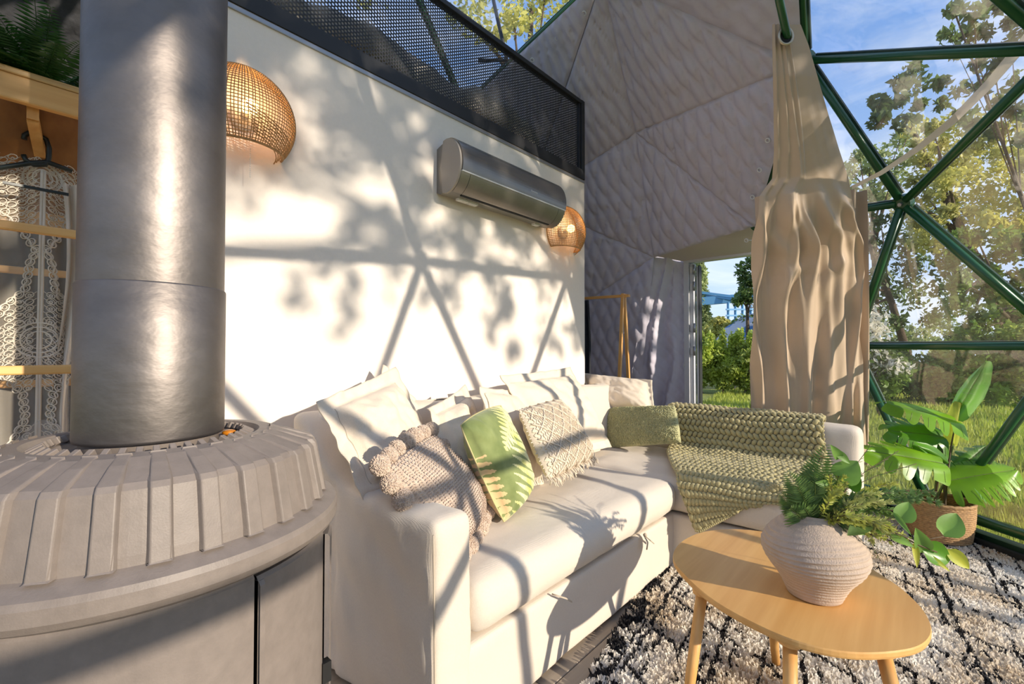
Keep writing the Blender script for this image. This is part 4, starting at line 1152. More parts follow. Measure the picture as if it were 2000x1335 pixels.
# ================================================================== CHUNKY KNIT THROW
th_ = empty('knitted_throw', (1.1,2.7,0.46), 'chunky sage green knitted throw draped over the chaise back and seat', 'throw')
rowsV = [ # y, z, xl, xr
 (3.175,0.60,0.62,1.46),(3.165,0.70,0.62,1.47),(3.10,0.735,0.62,1.48),(3.00,0.725,0.63,1.485),(2.955,0.66,0.64,1.49),(2.945,0.56,0.66,1.50),(2.92,0.49,0.68,1.53),
 (2.75,0.482,0.73,1.57),(2.55,0.487,0.83,1.60),(2.38,0.482,0.92,1.60),(2.285,0.470,0.98,1.58),(2.245,0.42,1.00,1.55),(2.240,0.34,1.04,1.50),(2.240,0.235,1.08,1.44)]
seg = [0]
for a_, b_ in zip(rowsV, rowsV[1:]): seg.append(seg[-1]+math.hypot(a_[0]-b_[0], a_[1]-b_[1]))
TL_ = seg[-1]
def thr(u, v):
    s_ = v*TL_
    for i in range(len(seg)-1):
        if s_ <= seg[i+1]+1e-9: break
    f = (s_-seg[i])/(seg[i+1]-seg[i]); a_, b_ = rowsV[i], rowsV[i+1]
    y = a_[0]+(b_[0]-a_[0])*f; z = a_[1]+(b_[1]-a_[1])*f; xl_ = a_[2]+(b_[2]-a_[2])*f; xr_ = a_[3]+(b_[3]-a_[3])*f
    x = xl_+(xr_-xl_)*u
    # the hanging part is lifted towards the right: bottom edge runs up to the seat
    if v > 0.72:
        k_ = (v-0.72)/0.28; lift = max(0, (u-0.05))*0.95
        tgt = Vector((x-0.02*k_, 2.31, 0.50)); p = Vector((x,y,z)); p = p.lerp(tgt, min(1, lift*k_*1.15))
        x,y,z = p
    z += 0.012*noise.noise(Vector((x*5,y*5,0)))+0.006*math.sin(u*5+v*9)
    return Vector((x,y,z))
# backing sheet
MB().grid(lambda u,v: thr(u,v)+Vector((0,0.004,-0.004)), 40, 60).build('backing', M['knit'], th_, smooth=True)
cap_v = []; 
def stitch(mb, a_, b_, nn_, r):
    d = b_-a_; s_ = d.cross(nn_).normalized()*r
    n5 = 6; prof = [(-0.06,0.35,0.0),(0.14,0.85,0.5),(0.5,1.0,0.95),(0.86,0.85,0.5),(1.06,0.35,0.0)]
    vs_ = []
    for (t_, w_, h_) in prof:
        c_ = a_+d*t_+nn_*(h_*r*0.75)
        for j in range(n5):
            g_ = 2*PI*j/n5; vs_.append(c_+s_*(w_*math.cos(g_))+nn_*(r*0.8*w_*math.sin(g_)))
    fs_ = [(i*n5+j, i*n5+(j+1)%n5, (i+1)*n5+(j+1)%n5, (i+1)*n5+j) for i in range(4) for j in range(n5)]+[tuple(range(n5))[::-1], tuple(4*n5+j for j in range(n5))]
    mb.add(vs_, fs_)
ks = MB(); NC, NR = 27, 40
for j in range(NR):
    for i in range(NC):
        u, v = (i+0.5)/NC, (j+0.5)/NR
        p = thr(u,v); pu = (thr(min(1,u+0.01),v)-thr(u-0.01,v)); pv = thr(u,min(1,v+0.008))-thr(u,v-0.008)
        if pu.length < 1e-6 or pv.length < 1e-6: continue
        nn_ = pu.cross(pv).normalized()
        if nn_.z+(-nn_.y)*0.8 < 0: nn_ = -nn_
        du = (thr(min(1,u+0.5/NC),v)-thr(u-0.5/NC,v)); dv = (thr(u,min(1,v+0.5/NR))-thr(u,max(0,v-0.5/NR)))
        sg = 1 if (j%2) else -1
        off = du*(0.25 if j%2 else -0.25)
        a_ = p-du*0.42-dv*0.50*sg+off; b_ = p+du*0.42+dv*0.50*sg+off
        stitch(ks, a_, b_, nn_, 0.0140+random.uniform(-.0012,.0012))
ks.build('knit_stitches', M['knit'], th_, smooth=True, kind='stuff')
# plaited border cords
bd = MB()
def braid(pts):
    for i in range(len(pts)-1):
        for s_ in (-1,1):
            d = pts[i+1]-pts[i]; nn_ = Vector((0,-0.5,1)).normalized(); sd_ = d.cross(nn_).normalized()
            stitch(bd, pts[i]+sd_*s_*0.010, pts[i]+d*0.9+sd_*s_*0.002, nn_, 0.0095)
braid([thr(0,j/62) for j in range(63)]); braid([thr(1,j/62) for j in range(63)]); braid([thr(i/46,1)+Vector((0,-0.004,0)) for i in range(47)])
bd.build('border', M['knit'], th_, smooth=True, kind='stuff')
# tail of the throw hanging down at the chaise front, seen behind the vase
tl_ = MB()
for c_ in range(5):
    pts = [Vector((1.665+0.012*math.sin(c_*1.7+k*0.6), 2.50-0.035*c_+0.006*math.sin(k), 0.46-0.43*k/20)) for k in range(21)]
    for i in range(20):
        stitch(tl_, pts[i]+Vector((0,0.008*(-1)**i,0)), pts[i+1]+Vector((0,-0.008*(-1)**i,0)), Vector((1,-0.5,0)).normalized(), 0.011)
tl_.build('hanging_end', M['knit'], th_, smooth=True)
# ================================================================== RUG
def sm(x): return x*x*(3-2*x)
RO = Vector((1.20,0.62,0)); RV = Vector((-0.20,0.98,0)).normalized(); RU = Vector((RV.y,-RV.x,0))
mr_ = bpy.data.materials.new('shag_rug'); mr_.use_nodes = True
nn = mr_.node_tree.nodes; ll = mr_.node_tree.links; bb = nn['Principled BSDF']; bb.inputs['Roughness'].default_value = 0.95; bb.inputs['Sheen Weight'].default_value = 0.3
g_ = nn.new('ShaderNodeNewGeometry'); wn = nn.new('ShaderNodeTexNoise'); wn.inputs['Scale'].default_value = 7; wn.inputs['Detail'].default_value = 3; ll.new(g_.outputs['Position'], wn.inputs[0])
wn2 = nn.new('ShaderNodeTexNoise'); wn2.inputs['Scale'].default_value = 55; wn2.inputs['Detail'].default_value = 2; ll.new(g_.outputs['Position'], wn2.inputs[0])
sc_ = nn.new('ShaderNodeVectorMath'); sc_.operation = 'SCALE'; sc_.inputs['Scale'].default_value = 0.075; ll.new(wn.outputs['Color'], sc_.inputs[0])
sc2 = nn.new('ShaderNodeVectorMath'); sc2.operation = 'SCALE'; sc2.inputs['Scale'].default_value = 0.016; ll.new(wn2.outputs['Color'], sc2.inputs[0])
ad_ = nn.new('ShaderNodeVectorMath'); ad_.operation = 'ADD'; ll.new(g_.outputs['Position'], ad_.inputs[0]); ll.new(sc_.outputs[0], ad_.inputs[1])
ad2 = nn.new('ShaderNodeVectorMath'); ad2.operation = 'ADD'; ll.new(ad_.outputs[0], ad2.inputs[0]); ll.new(sc2.outputs[0], ad2.inputs[1])
sp = nn.new('ShaderNodeSeparateXYZ'); ll.new(ad2.outputs[0], sp.inputs[0])
def lines(ang, period, half, off=0):
    ca, sa = math.cos(ang), math.sin(ang)
    d = mth('ADD', mth('MULTIPLY', sp.outputs[0], ca), mth('MULTIPLY', sp.outputs[1], sa))
    f = mth('ABSOLUTE', mth('SUBTRACT', mth('FRACT', mth('ADD', mth('DIVIDE', d, period), off)), 0.5))
    return mth('LESS_THAN', f, half/period)
def brk(scale, thr, seed):
    t = nn.new('ShaderNodeTexNoise'); t.inputs['Scale'].default_value = scale; t.inputs['Detail'].default_value = 2
    m_ = nn.new('ShaderNodeMapping'); m_.inputs['Location'].default_value = (seed,seed*2,0); ll.new(g_.outputs['Position'], m_.inputs[0]); ll.new(m_.outputs[0], t.inputs[0])
    return mth('GREATER_THAN', t.outputs[0], thr)
A1 = math.radians(28); A2 = math.radians(118)
k1 = mth('MULTIPLY', lines(math.radians(8), 0.25, 0.0085), brk(26, 0.42, 1))
k2 = mth('MULTIPLY', lines(math.radians(62), 0.22, 0.0075), brk(24, 0.44, 5))
k3 = mth('MULTIPLY', lines(math.radians(8), 0.083, 0.0050, 0.3), mth('MULTIPLY', brk(30, 0.46, 9), brk(5, 0.46, 3)))
k4 = mth('MULTIPLY', lines(math.radians(-40), 0.21, 0.006, 0.1), mth('MULTIPLY', brk(28, 0.5, 2), brk(4, 0.54, 7)))
# bold border strip along the sofa side
px_ = mth('ADD', mth('MULTIPLY', sp.outputs[0], RU.x), mth('MULTIPLY', sp.outputs[1], RU.y))
edge0 = RO.dot(RU)
bd_ = mth('MULTIPLY', mth('LESS_THAN', px_, edge0+0.13), mth('MULTIPLY', brk(17, 0.47, 4), mth('GREATER_THAN', px_, edge0+0.02)))
near = mth('MULTIPLY', mth('LESS_THAN', px_, edge0+0.60), mth('MULTIPLY', brk(38, 0.60, 6), brk(9, 0.50, 8)))
blk = mth('MAXIMUM', mth('MAXIMUM', mth('MAXIMUM', k1, k2), mth('MAXIMUM', k3, k4)), mth('MAXIMUM', bd_, near))
cn = nn.new('ShaderNodeTexNoise'); cn.inputs['Scale'].default_value = 3.0; cn.inputs['Detail'].default_value = 6; ll.new(g_.outputs['Position'], cn.inputs[0])
cr_ = nn.new('ShaderNodeValToRGB'); ll.new(cn.outputs[0], cr_.inputs[0]); cr_.color_ramp.elements[0].position = 0.35; cr_.color_ramp.elements[1].position = 0.62
cr_.color_ramp.elements[0].color = col(232,216,190); cr_.color_ramp.elements[1].color = col(252,247,238)
xm = nn.new('ShaderNodeMixRGB'); ll.new(blk, xm.inputs[0]); ll.new(cr_.outputs[0], xm.inputs[1]); xm.inputs[2].default_value = col(38,35,36); ll.new(xm.outputs[0], bb.inputs['Base Color'])
tlr = nn.new('ShaderNodeBsdfTranslucent'); ll.new(xm.outputs[0], tlr.inputs[0]); mxr = nn.new('ShaderNodeMixShader'); mxr.inputs[0].default_value = 0.4
ll.new(bb.outputs[0], mxr.inputs[1]); ll.new(tlr.outputs[0], mxr.inputs[2]); ll.new(mxr.outputs[0], nn['Material Output'].inputs['Surface'])
rug = empty('shag_rug', (1.7,2.0,0), 'cream and black patterned shag rug under the coffee table', 'rug')
def inroom(x, y, m=0.0):
    # polygon test against the sill edges
    for i in range(len(bs)-1):
        a, b = nd[bs[i]], nd[bs[i+1]]; e_ = b-a; nrm_ = Vector((-e_.y, e_.x)).normalized()
        c2 = Vector((DC.x-a.x, DC.y-a.y))
        if nrm_.dot(c2) < 0: nrm_ = -nrm_
        if nrm_.dot(Vector((x-a.x, y-a.y))) < 0.10+m: return False
    return True
UL, VL = 2.45, 3.25
def rp_(u, v): return RO+RU*(u*UL)+RV*(v*VL)
cells = MB(); nU, nV = 90, 120; vid = {}
def gv(i, j):
    if (i,j) not in vid:
        p = rp_(i/nU, j/nV); vid[(i,j)] = len(cells.v); cells.v.append((p.x, p.y, 0.014+0.004*noise.noise(p*9)))
    return vid[(i,j)]
okc = {}
for i in range(nU):
    for j in range(nV):
        p = rp_((i+0.5)/nU, (j+0.5)/nV)
        if inroom(p.x, p.y): okc[(i,j)] = 1; cells.f.append((gv(i,j),gv(i+1,j),gv(i+1,j+1),gv(i,j+1)))
# thickness: skirt around the outline
for (i,j) in list(okc):
    for (di,dj,a,b) in ((-1,0,(i,j),(i,j+1)),(1,0,(i+1,j+1),(i+1,j)),(0,-1,(i+1,j),(i,j)),(0,1,(i,j+1),(i+1,j+1))):
        if (i+di,j+dj) not in okc:
            va, vb = gv(*a), gv(*b); o_ = len(cells.v)
            cells.v += [(cells.v[va][0],cells.v[va][1],0.001),(cells.v[vb][0],cells.v[vb][1],0.001)]; cells.f.append((va,vb,o_+1,o_))
cells.build('rug_base', mr_, rug, smooth=True)
n = 150000
uu = rng.random(n); vv = rng.random(n)**0.9
P0 = np.array([RO.x,RO.y,0])[None]+uu[:,None]*UL*np.array([RU.x,RU.y,0])[None]+vv[:,None]*VL*np.array([RV.x,RV.y,0])[None]
okm = np.array([ (int(a*nU),int(b*nV)) in okc for a,b in zip(uu,vv)])
P0 = P0[okm]; n = len(P0); P0[:,2] = 0.012
ang = rng.random(n)*2*np.pi; hgt = 0.010+0.012*rng.random(n); wd_ = 0.0035+0.003*rng.random(n)
sx = np.stack([np.cos(ang),np.sin(ang),0*ang],1)*wd_[:,None]
ln_ = np.stack([rng.normal(0,.006,n),rng.normal(0,.006,n),hgt],1)
V_ = np.stack([P0-sx, P0+sx, P0+ln_+sx*0.6, P0+ln_-sx*0.6],1).reshape(-1,3)
fast('rug_pile', V_, np.arange(n*4), 4, mr_, rug, kind='stuff')
# frayed brown fringe at the sill
fr_ = MB(); a, b = nd[bs[-3]], nd[bs[-2]]; a_, b_ = nd[bs[-2]], nd[bs[-3]]
for i in range(500):
    t = random.random(); p = a_.lerp(b_, t); inw = Vector((DC.x-p.x, DC.y-p.y, 0)).normalized(); p = p+inw*random.uniform(.10,.13); p.z = 0.012
    q = p+Vector((random.gauss(0,.012),random.gauss(0,.012),random.uniform(.0,.02))); fr_.bar(p, q+Vector((0,0,0.001)), 0.002, 0.002)
fr_.build('fringe', M['rattan'], rug, kind='stuff')

# ================================================================== COFFEE TABLE
TZ = 0.40
def catmull(P, k=8):
    out = []; n = len(P)
    for i in range(n):
        p0,p1,p2,p3 = P[i-1],P[i],P[(i+1)%n],P[(i+2)%n]
        for j in range(k):
            t = j/k; out.append(0.5*((2*p1)+(p2-p0)*t+(2*p0-5*p1+4*p2-p3)*t*t+(3*p1-p0-3*p2+p3)*t**3))
    return out
ol = [W(x,y,Z=TZ) for x,y in ((1314,1088),(1331,1057),(1378,1037),(1448,1033),(1540,1046),(1640,1078),(1730,1127),(1790,1175),(1819,1222),(1803,1256),(1745,1271),(1655,1272),(1560,1252),(1475,1217),(1395,1172),(1340,1125))]
OL = catmull(ol, 6); n = len(OL); ctr = sum(OL, Vector())/n
print('table', ctr, [tuple(round(c,2) for c in p) for p in ol[::4]])
tb = empty('coffee_table', (ctr.x,ctr.y,0), 'rounded bamboo coffee table with tapered round legs on the rug', 'table')
rings = [(0.985,TZ-0.020),(0.995,TZ-0.018),(1.0,TZ-0.013),(1.0,TZ-0.004),(0.996,TZ-0.0)]
vs_ = []
for s_, z_ in rings: vs_ += [Vector((ctr.x+(p.x-ctr.x)*s_, ctr.y+(p.y-ctr.y)*s_, z_)) for p in OL]
fs_ = [(r*n+i, r*n+(i+1)%n, (r+1)*n+(i+1)%n, (r+1)*n+i) for r in range(4) for i in range(n)]+[tuple(range(n))[::-1], tuple(4*n+i for i in range(n))]
MB().add(vs_, fs_).build('tabletop', M['table'], tb)
for tp, bt in (((1372,1150),(1283,1520)),((1543,1245),(1540,1820)),((1722,1262),(1890,1780)),((1500,1120),(1521,1290))):
    a = W(*tp, Z=TZ-0.02); b = W(*bt, Z=0.0)
    # keep every leg under the top and of the same splay
    d = Vector((b.x-a.x, b.y-a.y, 0)); 
    if d.length > 0.14: b = Vector((a.x,a.y,0))+d.normalized()*0.14
    b.z = 0.012
    MB().tube([a, a.lerp(b,0.5), b], [0.0165,0.0155,0.0125], 20).build('leg', M['bamboo_z'], tb, smooth=True)
    MB().tube([a+Vector((0,0,0.0)), a+Vector((0,0,-0.012))], 0.028, 20).build('leg_mount', M['bamboo'], tb)

# ================================================================== VASE AND BOUQUET
vb = W(1590,1160,Z=TZ); vb.z = TZ
print('vase', vb)
vs0 = empty('vase', vb, 'squat ridged beige stoneware vase standing on the coffee table', 'vase')
pr = [(0.0,0.002),(0.070,0.001),(0.078,0.004),(0.084,0.018),(0.092,0.035),(0.106,0.055),(0.124,0.075),(0.139,0.095),(0.147,0.115),(0.146,0.135),(0.136,0.155),(0.118,0.175),(0.098,0.192),(0.080,0.206),(0.070,0.216),(0.066,0.223),(0.062,0.223),(0.058,0.214),(0.062,0.19),(0.08,0.16)]
pf = []
pr = [(r_*0.885, z_*1.06) for r_,z_ in pr]
for (r0,z0_),(r1,z1_) in zip(pr[:-3], pr[1:-2]):
    k_ = 6 if 0.02 < z0_ < 0.22 else 2
    for i in range(k_): pf.append((r0+(r1-r0)*i/k_, z0_+(z1_-z0_)*i/k_))
pf += pr[-3:]
def vwob(a, z):
    f = 0.022*math.sin(a*1.0+z*22)*math.sin(PI*min(1,z/0.22))
    g2 = (0.5+0.5*math.sin((z*1.0+0.006*math.sin(a+z*30)+0.0045*math.sin(2*a))*2*PI/0.0115))**2
    return f + 0.030*g2*min(1,z/0.03) + 0.004*noise.noise(Vector((math.cos(a)*6,math.sin(a)*6,z*60)))
fine = []
for (r0,z0_),(r1,z1_) in zip(pf, pf[1:]):
    m_ = max(1, int(abs(z1_-z0_)/0.0016))
    for i in range(m_): fine.append((r0+(r1-r0)*i/m_, z0_+(z1_-z0_)*i/m_))
fine.append(pf[-1])
MB().lathe(fine, (vb.x,vb.y,TZ), 120, wob=vwob).build('vase_body', M['vase'], vs0, smooth=True)
MB().lathe([(0.0,0.17),(0.066,0.17)], (vb.x,vb.y,TZ), 24).build('inner_shadow_fill', M['soil'], vs0)
mouth = Vector((vb.x,vb.y,TZ+0.20))
DV = (mouth-CAM).dot(FWD)
def pb2(px,py,dd=0.0): return W(px,py,D=DV+dd)
random.seed(21)
def leaf(mb, base, tip, wd_, nrm, cup=0.15, n_=6, round_=1.0, side_wave=0):
    ax = tip-base; L_ = ax.length; ax = ax.normalized(); s = ax.cross(nrm).normalized(); nr = s.cross(ax).normalized()
    vs_ = []; 
    for i in range(n_+1):
        t = i/n_; w_ = wd_*0.5*(math.sin(PI*min(1,t*0.97+0.03)**(0.8*round_)))**0.75 if 0 < i < n_ else wd_*0.02
        c_ = base+ax*(t*L_)+nr*(cup*L_*(math.sin(PI*t)*0.5))
        vs_ += [c_-s*w_+nr*(w_*0.35), c_-s*w_*0.5+nr*(w_*0.10), c_, c_+s*w_*0.5+nr*(w_*0.10), c_+s*w_+nr*(w_*0.35)]
    mb.add(vs_, [(i*5+j, i*5+j+1, (i+1)*5+j+1, (i+1)*5+j) for i in range(n_) for j in range(4)])
fe = empty('fern_spray', mouth, 'feathery green fern fronds standing upright at the left of the vase', 'fern')
stm = MB()
for (px_,py_,dd) in ((1600,872,0.0),(1545,930,-0.02),(1530,965,0.02),(1575,905,0.05),(1625,925,-0.03),(1540,1000,-0.05),(1640,985,-0.08),(1660,1010,-0.09),(1585,945,-0.05),(1615,965,0.03),(1535,985,0.0),(1555,950,-0.04),(1610,905,-0.01),(1570,1000,-0.07),(1645,940,0.04)):
    tip = pb2(px_,py_,dd); b0 = mouth+Vector((random.uniform(-.02,.02),random.uniform(-.02,.02),-0.02)); d = tip-b0; L_ = d.length
    lf = MB(); frond(stm, lf, b0, d.normalized()+Vector((0,0,0.12)), L_*1.04, 0.35, 30, 0.060 if L_ > .12 else 0.044, wd=0.2, nrm=(CAM-b0).normalized())
    lf.build('frond', M['fern'], fe)
stm.build('stems', M['stem'], fe, smooth=True, kind='stuff')
eu = empty('eucalyptus_branches', mouth, 'trailing eucalyptus branches with round leaves hanging right of the vase', 'branch')
st_ = MB()
def pth(pts, r=0.0018, m=None): (m or st_).tube(pts, r, 5)
pth([mouth, pb2(1680,1000,-.04), pb2(1740,1035,-.08), pb2(1790,1062,-.1), pb2(1830,1078,-.1)], 0.002)
pth([pb2(1790,1062,-.1), pb2(1815,1052,-.1), pb2(1843,1047,-.1)], 0.0013)
pth([pb2(1740,1035,-.08), pb2(1765,1015,-.07)], 0.0013); pth([mouth, pb2(1650,960,.02), pb2(1665,935,.03)], 0.002)
pth([mouth, pb2(1650,1000,-.1), pb2(1690,1012,-.12)], 0.002)
cv = (CAM-mouth).normalized()
for (bx_,by_,tx_,ty_,wp,mk_,tilt) in ((1640,940,1675,900,44,'euca',0.2),(1655,950,1682,935,30,'monstera_dark',0.3),(1630,955,1592,942,22,'euca',0.4),(1760,1020,1775,980,30,'euca',0.1),(1845,1047,1868,1002,36,'euca',0.05),
    (1806,1078,1788,1030,26,'euca',0.4),(1800,1070,1856,1092,38,'monstera_dark',0.3),(1850,1072,1893,1110,22,'euca_y',0.2),(1805,1080,1856,1116,9,'euca_y',0.9),(1785,1060,1791,1108,10,'euca_y',0.7),
    (1655,1012,1702,1040,34,'euca',0.2),(1700,1012,1655,1045,26,'fern',0.3),(1735,1045,1785,1068,15,'euca',0.8),(1745,1000,1780,1045,8,'euca',0.9),(1690,985,1712,975,16,'euca',0.2),(1640,895,1622,868,16,'euca',0.2),(1630,880,1660,905,14,'euca',0.3),(1710,1040,1735,1028,16,'euca',0.3)):
    b_ = pb2(bx_,by_,-0.09 if bx_ > 1690 else -0.02); t_ = pb2(tx_,ty_,(-0.09 if bx_ > 1690 else -0.02)-0.02*random.uniform(-1,1)-0.03*tilt)
    lf = MB(); nr = (cv+Vector((random.uniform(-.5,.5),random.uniform(-.5,.5),0.5))*tilt).normalized()
    leaf(lf, b_, t_, wp/889*DV*1.1, nr, 0.12, 8, 0.9)
    lf.build('leaf', M[mk_], eu, smooth=True)
st_.build('stems', M['twig'], eu, smooth=True)
tw = empty('filler_sprigs', mouth, 'bushy yellow green filler sprigs and wiry twigs in the vase', 'sprig')
st2 = MB(); nd_ = MB(); yl_ = MB(); ol_ = MB()
def sprig(pts, mbl, nl, ll_, wl, spread=0.9):
    P = []
    for i in range(len(pts)-1):
        for k_ in range(6): P.append(pts[i].lerp(pts[i+1], k_/6))
    P.append(pts[-1]); st2.tube(P, 0.0011, 4)
    for k_ in range(nl):
        i = random.randrange(1, len(P)-1); d = (P[i+1]-P[i]).normalized()
        o_ = Vector((random.gauss(0,1),random.gauss(0,1),random.gauss(0,1))).normalized(); e_ = (d+o_*spread).normalized()
        s_ = e_.cross(cv).normalized()*wl; b_ = P[i]; L_ = ll_*random.uniform(.6,1.2)
        mbl.add([b_, b_+e_*L_*0.5+s_, b_+e_*L_, b_+e_*L_*0.5-s_], [(0,1,2,3)])
def arcp(x0,y0,x1,y1,x2,y2,dd=0, dd2=None): return [mouth, pb2(x0,y0,dd), pb2(x1,y1,dd), pb2(x2,y2,dd if dd2 is None else dd2)]
sprig(arcp(1650,985,1740,955,1845,985,-.02), nd_, 700, 0.017, 0.0018)
sprig(arcp(1680,975,1750,965,1830,960,.02), nd_, 600, 0.017, 0.0018)
sprig(arcp(1660,980,1720,975,1800,975,-.05), nd_, 600, 0.018, 0.0019)
for q_ in range(16):
    x_ = random.uniform(1620,1790); y_ = random.uniform(935,1010)+max(0,(x_-1700))*0.1
    sprig(arcp((1600*0.6+x_*0.4),(1000*0.6+y_*0.4),(1600*.3+x_*.7),(1000*.3+y_*.7)-8,x_,y_,random.uniform(-.1,.06)), (nd_,ol_,yl_)[q_%3], 150, 0.018, 0.0022)
for q_ in range(14):
    x_ = random.uniform(1615,1665); y_ = random.uniform(915,975)
    sprig(arcp(1615,985,1625,965,x_,y_,random.uniform(-.06,.02)), yl_, 170, 0.014, 0.0016)
for q_ in range(16):
    x_ = random.uniform(1700,1775); y_ = random.uniform(1010,1060)
    sprig(arcp(1650,1005,1700,1015,x_,y_,random.uniform(-.12,-.06)), ol_ if q_%3 else yl_, 70, 0.020, 0.0022)
for q_ in range(4):
    x_ = (1700,1745,1790,1730)[q_]; y_ = (1045,1060,1050,1020)[q_]
    sprig(arcp(1640,1015,1680,1022,x_,y_+4,-.1), yl_, 60, 0.014, 0.003)
for (x_,y_) in ((1755,880),(1790,905),(1700,870),(1735,895),(1680,935),(1720,1095)):
    sprig(arcp(1640,960,(1640+x_)/2,(950+y_)/2,x_,y_,.03), nd_, 26, 0.016, 0.0009, 0.7)
st2.build('twigs', M['twig'], tw, smooth=True, kind='stuff'); nd_.build('needle_leaves', M['fern'], tw, kind='stuff'); yl_.build('yellow_leaves', M['sprig'], tw, kind='stuff'); ol_.build('olive_leaves', leafmat('olive_leaf', col(176,180,104), 0.3, 30, 0.4), tw, kind='stuff')

# ================================================================== BASKET AND MONSTERA
bk0 = W(1833,1056,Z=0.0); bk0.z = 0.03
print('basket', bk0)
ba = empty('seagrass_basket', bk0, 'round woven seagrass basket planter on the rug beside the glass', 'basket')
BR_, BH = 0.152, 0.20
bm_ = MB()
for k_ in range(19):
    z_ = bk0.z+0.006+BH*k_/18.5; r_ = BR_*(0.86+0.14*math.sin(min(1,k_/18*0.9+0.1)*PI/2))
    bm_.tube([Vector((bk0.x+(r_+0.003*((i+k_)%2))*math.cos(2*PI*i/96), bk0.y+(r_+0.003*((i+k_)%2))*math.sin(2*PI*i/96), z_+0.0012*((i+k_)%2))) for i in range(96)], 0.0068, 6, closed=True)
bm_.build('woven_wall', M['basket'], ba, smooth=True)
MB().tube([Vector((bk0.x+BR_*1.01*math.cos(2*PI*i/72), bk0.y+BR_*1.01*math.sin(2*PI*i/72), bk0.z+BH+0.010+0.002*math.sin(i*2.1))) for i in range(72)], 0.0095, 8, closed=True).build('rim', M['basket'], ba, smooth=True)
MB().lathe([(0,0.0),(BR_*0.86,0.0),(BR_*0.86,0.01)], (bk0.x,bk0.y,bk0.z), 40).build('base', M['basket'], ba)
MB().lathe([(0,0.155),(0.07,0.158),(BR_*0.97,0.15)], (bk0.x,bk0.y,bk0.z), 30, wob=lambda a,z: 0.02*math.sin(a*7)).build('soil', M['soil'], ba)
mo = empty('monstera_plant', (bk0.x,bk0.y,bk0.z+0.155), 'tall monstera plant with split glossy leaves growing from the woven basket', 'plant')
DM = (bk0-CAM).dot(FWD)
def pm(px,py,dd=0): return W(px,py,D=DM+dd)
def monstera(base, tip, wd_, nrm, m_, splits=6, droop=0.1, gap=0.30):
    mb = MB(); ax = tip-base; L_ = ax.length; ax.normalize(); s = ax.cross(nrm).normalized(); nr = s.cross(ax).normalized()
    def surf(t, q):     # t along, q across -1..1 in units of half width
        w_ = wd_*0.5*(math.sin(PI*(0.10+0.88*t)**0.72)**0.62) if t < 1 else 0
        b_ = base+ax*(t*L_)
        x = q*w_; fwd_ = abs(q)*0.10*L_
        return b_+s*x+ax*(fwd_-(0.14*L_*abs(q) if t < 0.15 else 0)) + nr*(-droop*L_*(t*t) - abs(q)**2*wd_*0.10 + 0.012*math.sin(abs(q)*5))
    for sg in (-1,1):
        k = splits
        for i in range(k):
            t0, t1 = 0.0+i/k, (i+1)/k
            mid = 5
            rows = []
            for j in range(mid+1):
                q = j/mid
                cut = gap*max(0,(q-0.42)/0.58)**0.6*(0.5/k)*2*0.5 if i < k-1 else gap*0.0
                a_, b_ = t0+(cut if i > 0 else 0), t1-(cut if i < k-1 else 0)
                if i == k-1: b_ = 1.0
                rnd = (0.10/k)*(q**8)
                rows.append([surf(min(1,a_+rnd+(b_-a_-2*rnd)*h/3), sg*q*(1-0.08*(abs(h-1.5)/1.5)**2*(q > .9))) for h in range(4)])
            vs_ = [p for r in rows for p in r]
            fs_ = [(j*4+h, j*4+h+1, (j+1)*4+h+1, (j+1)*4+h) for j in range(mid) for h in range(3)]
            mb.add(vs_, fs_)
    o = mb.build('leaf', M[m_], mo, smooth=True)
    vein = MB().tube([surf(t/10*0.98,0)+nr*0.001 for t in range(11)], 0.0016, 5)
    for i in range(1, splits):
        for sg in (-1,1): vein.tube([surf(i/splits-0.5/splits, 0)+nr*0.001, surf(i/splits-0.5/splits+0.01, sg*0.5)+nr*0.001, surf(i/splits-0.5/splits+0.02, sg*0.85)+nr*0.001], 0.0008, 4)
    vein.build('veins', M['stem'], o)
    return base
cvm = (CAM-bk0).normalized(); upz = Vector((0,0,1))
LV = [((1868,822,0),(1738,782,-.05),0.24,(upz*0.8+cvm*0.75),'monstera',5,0.05),
      ((1842,852,.03),(1738,838,.05),0.24,(upz*0.5+cvm*1.0),'monstera_dark',6,0.05),
      ((1842,905,-.1),(1700,876,-.14),0.22,(upz*0.6+cvm*1.0),'monstera',5,0.05),
      ((1862,868,.03),(1878,790,.03),0.13,(cvm*1.0+RT*0.9),'euca_y',1,0.05),
      ((1862,815,.05),(1928,712,.02),0.13,(cvm*0.8-RT*0.9+upz*0.3),'monstera_dark',1,-0.05),
      ((1846,940,-.03),(1982,913,-.12),0.26,(cvm*1.0+upz*0.5),'monstera',8,0.08),
      ((1846,905,-.05),(1795,872,-.08),0.10,(cvm*1.0+upz*0.2-RT*.4),'monstera_dark',1,0.05),
      ((1860,925,.0),(1925,872,.03),0.13,(cvm*0.7+upz*0.4+RT*.4),'monstera_dark',5,0.02),
      ((1856,930,.03),(1935,965,.03),0.15,(cvm*0.5+upz*0.9),'monstera_dark',5,0.1),
      ((1838,872,.02),(1790,845,.06),0.16,(cvm*0.9+upz*0.3),'monstera_dark',5,0.05)]
sb_ = Vector((bk0.x,bk0.y,bk0.z+0.15))
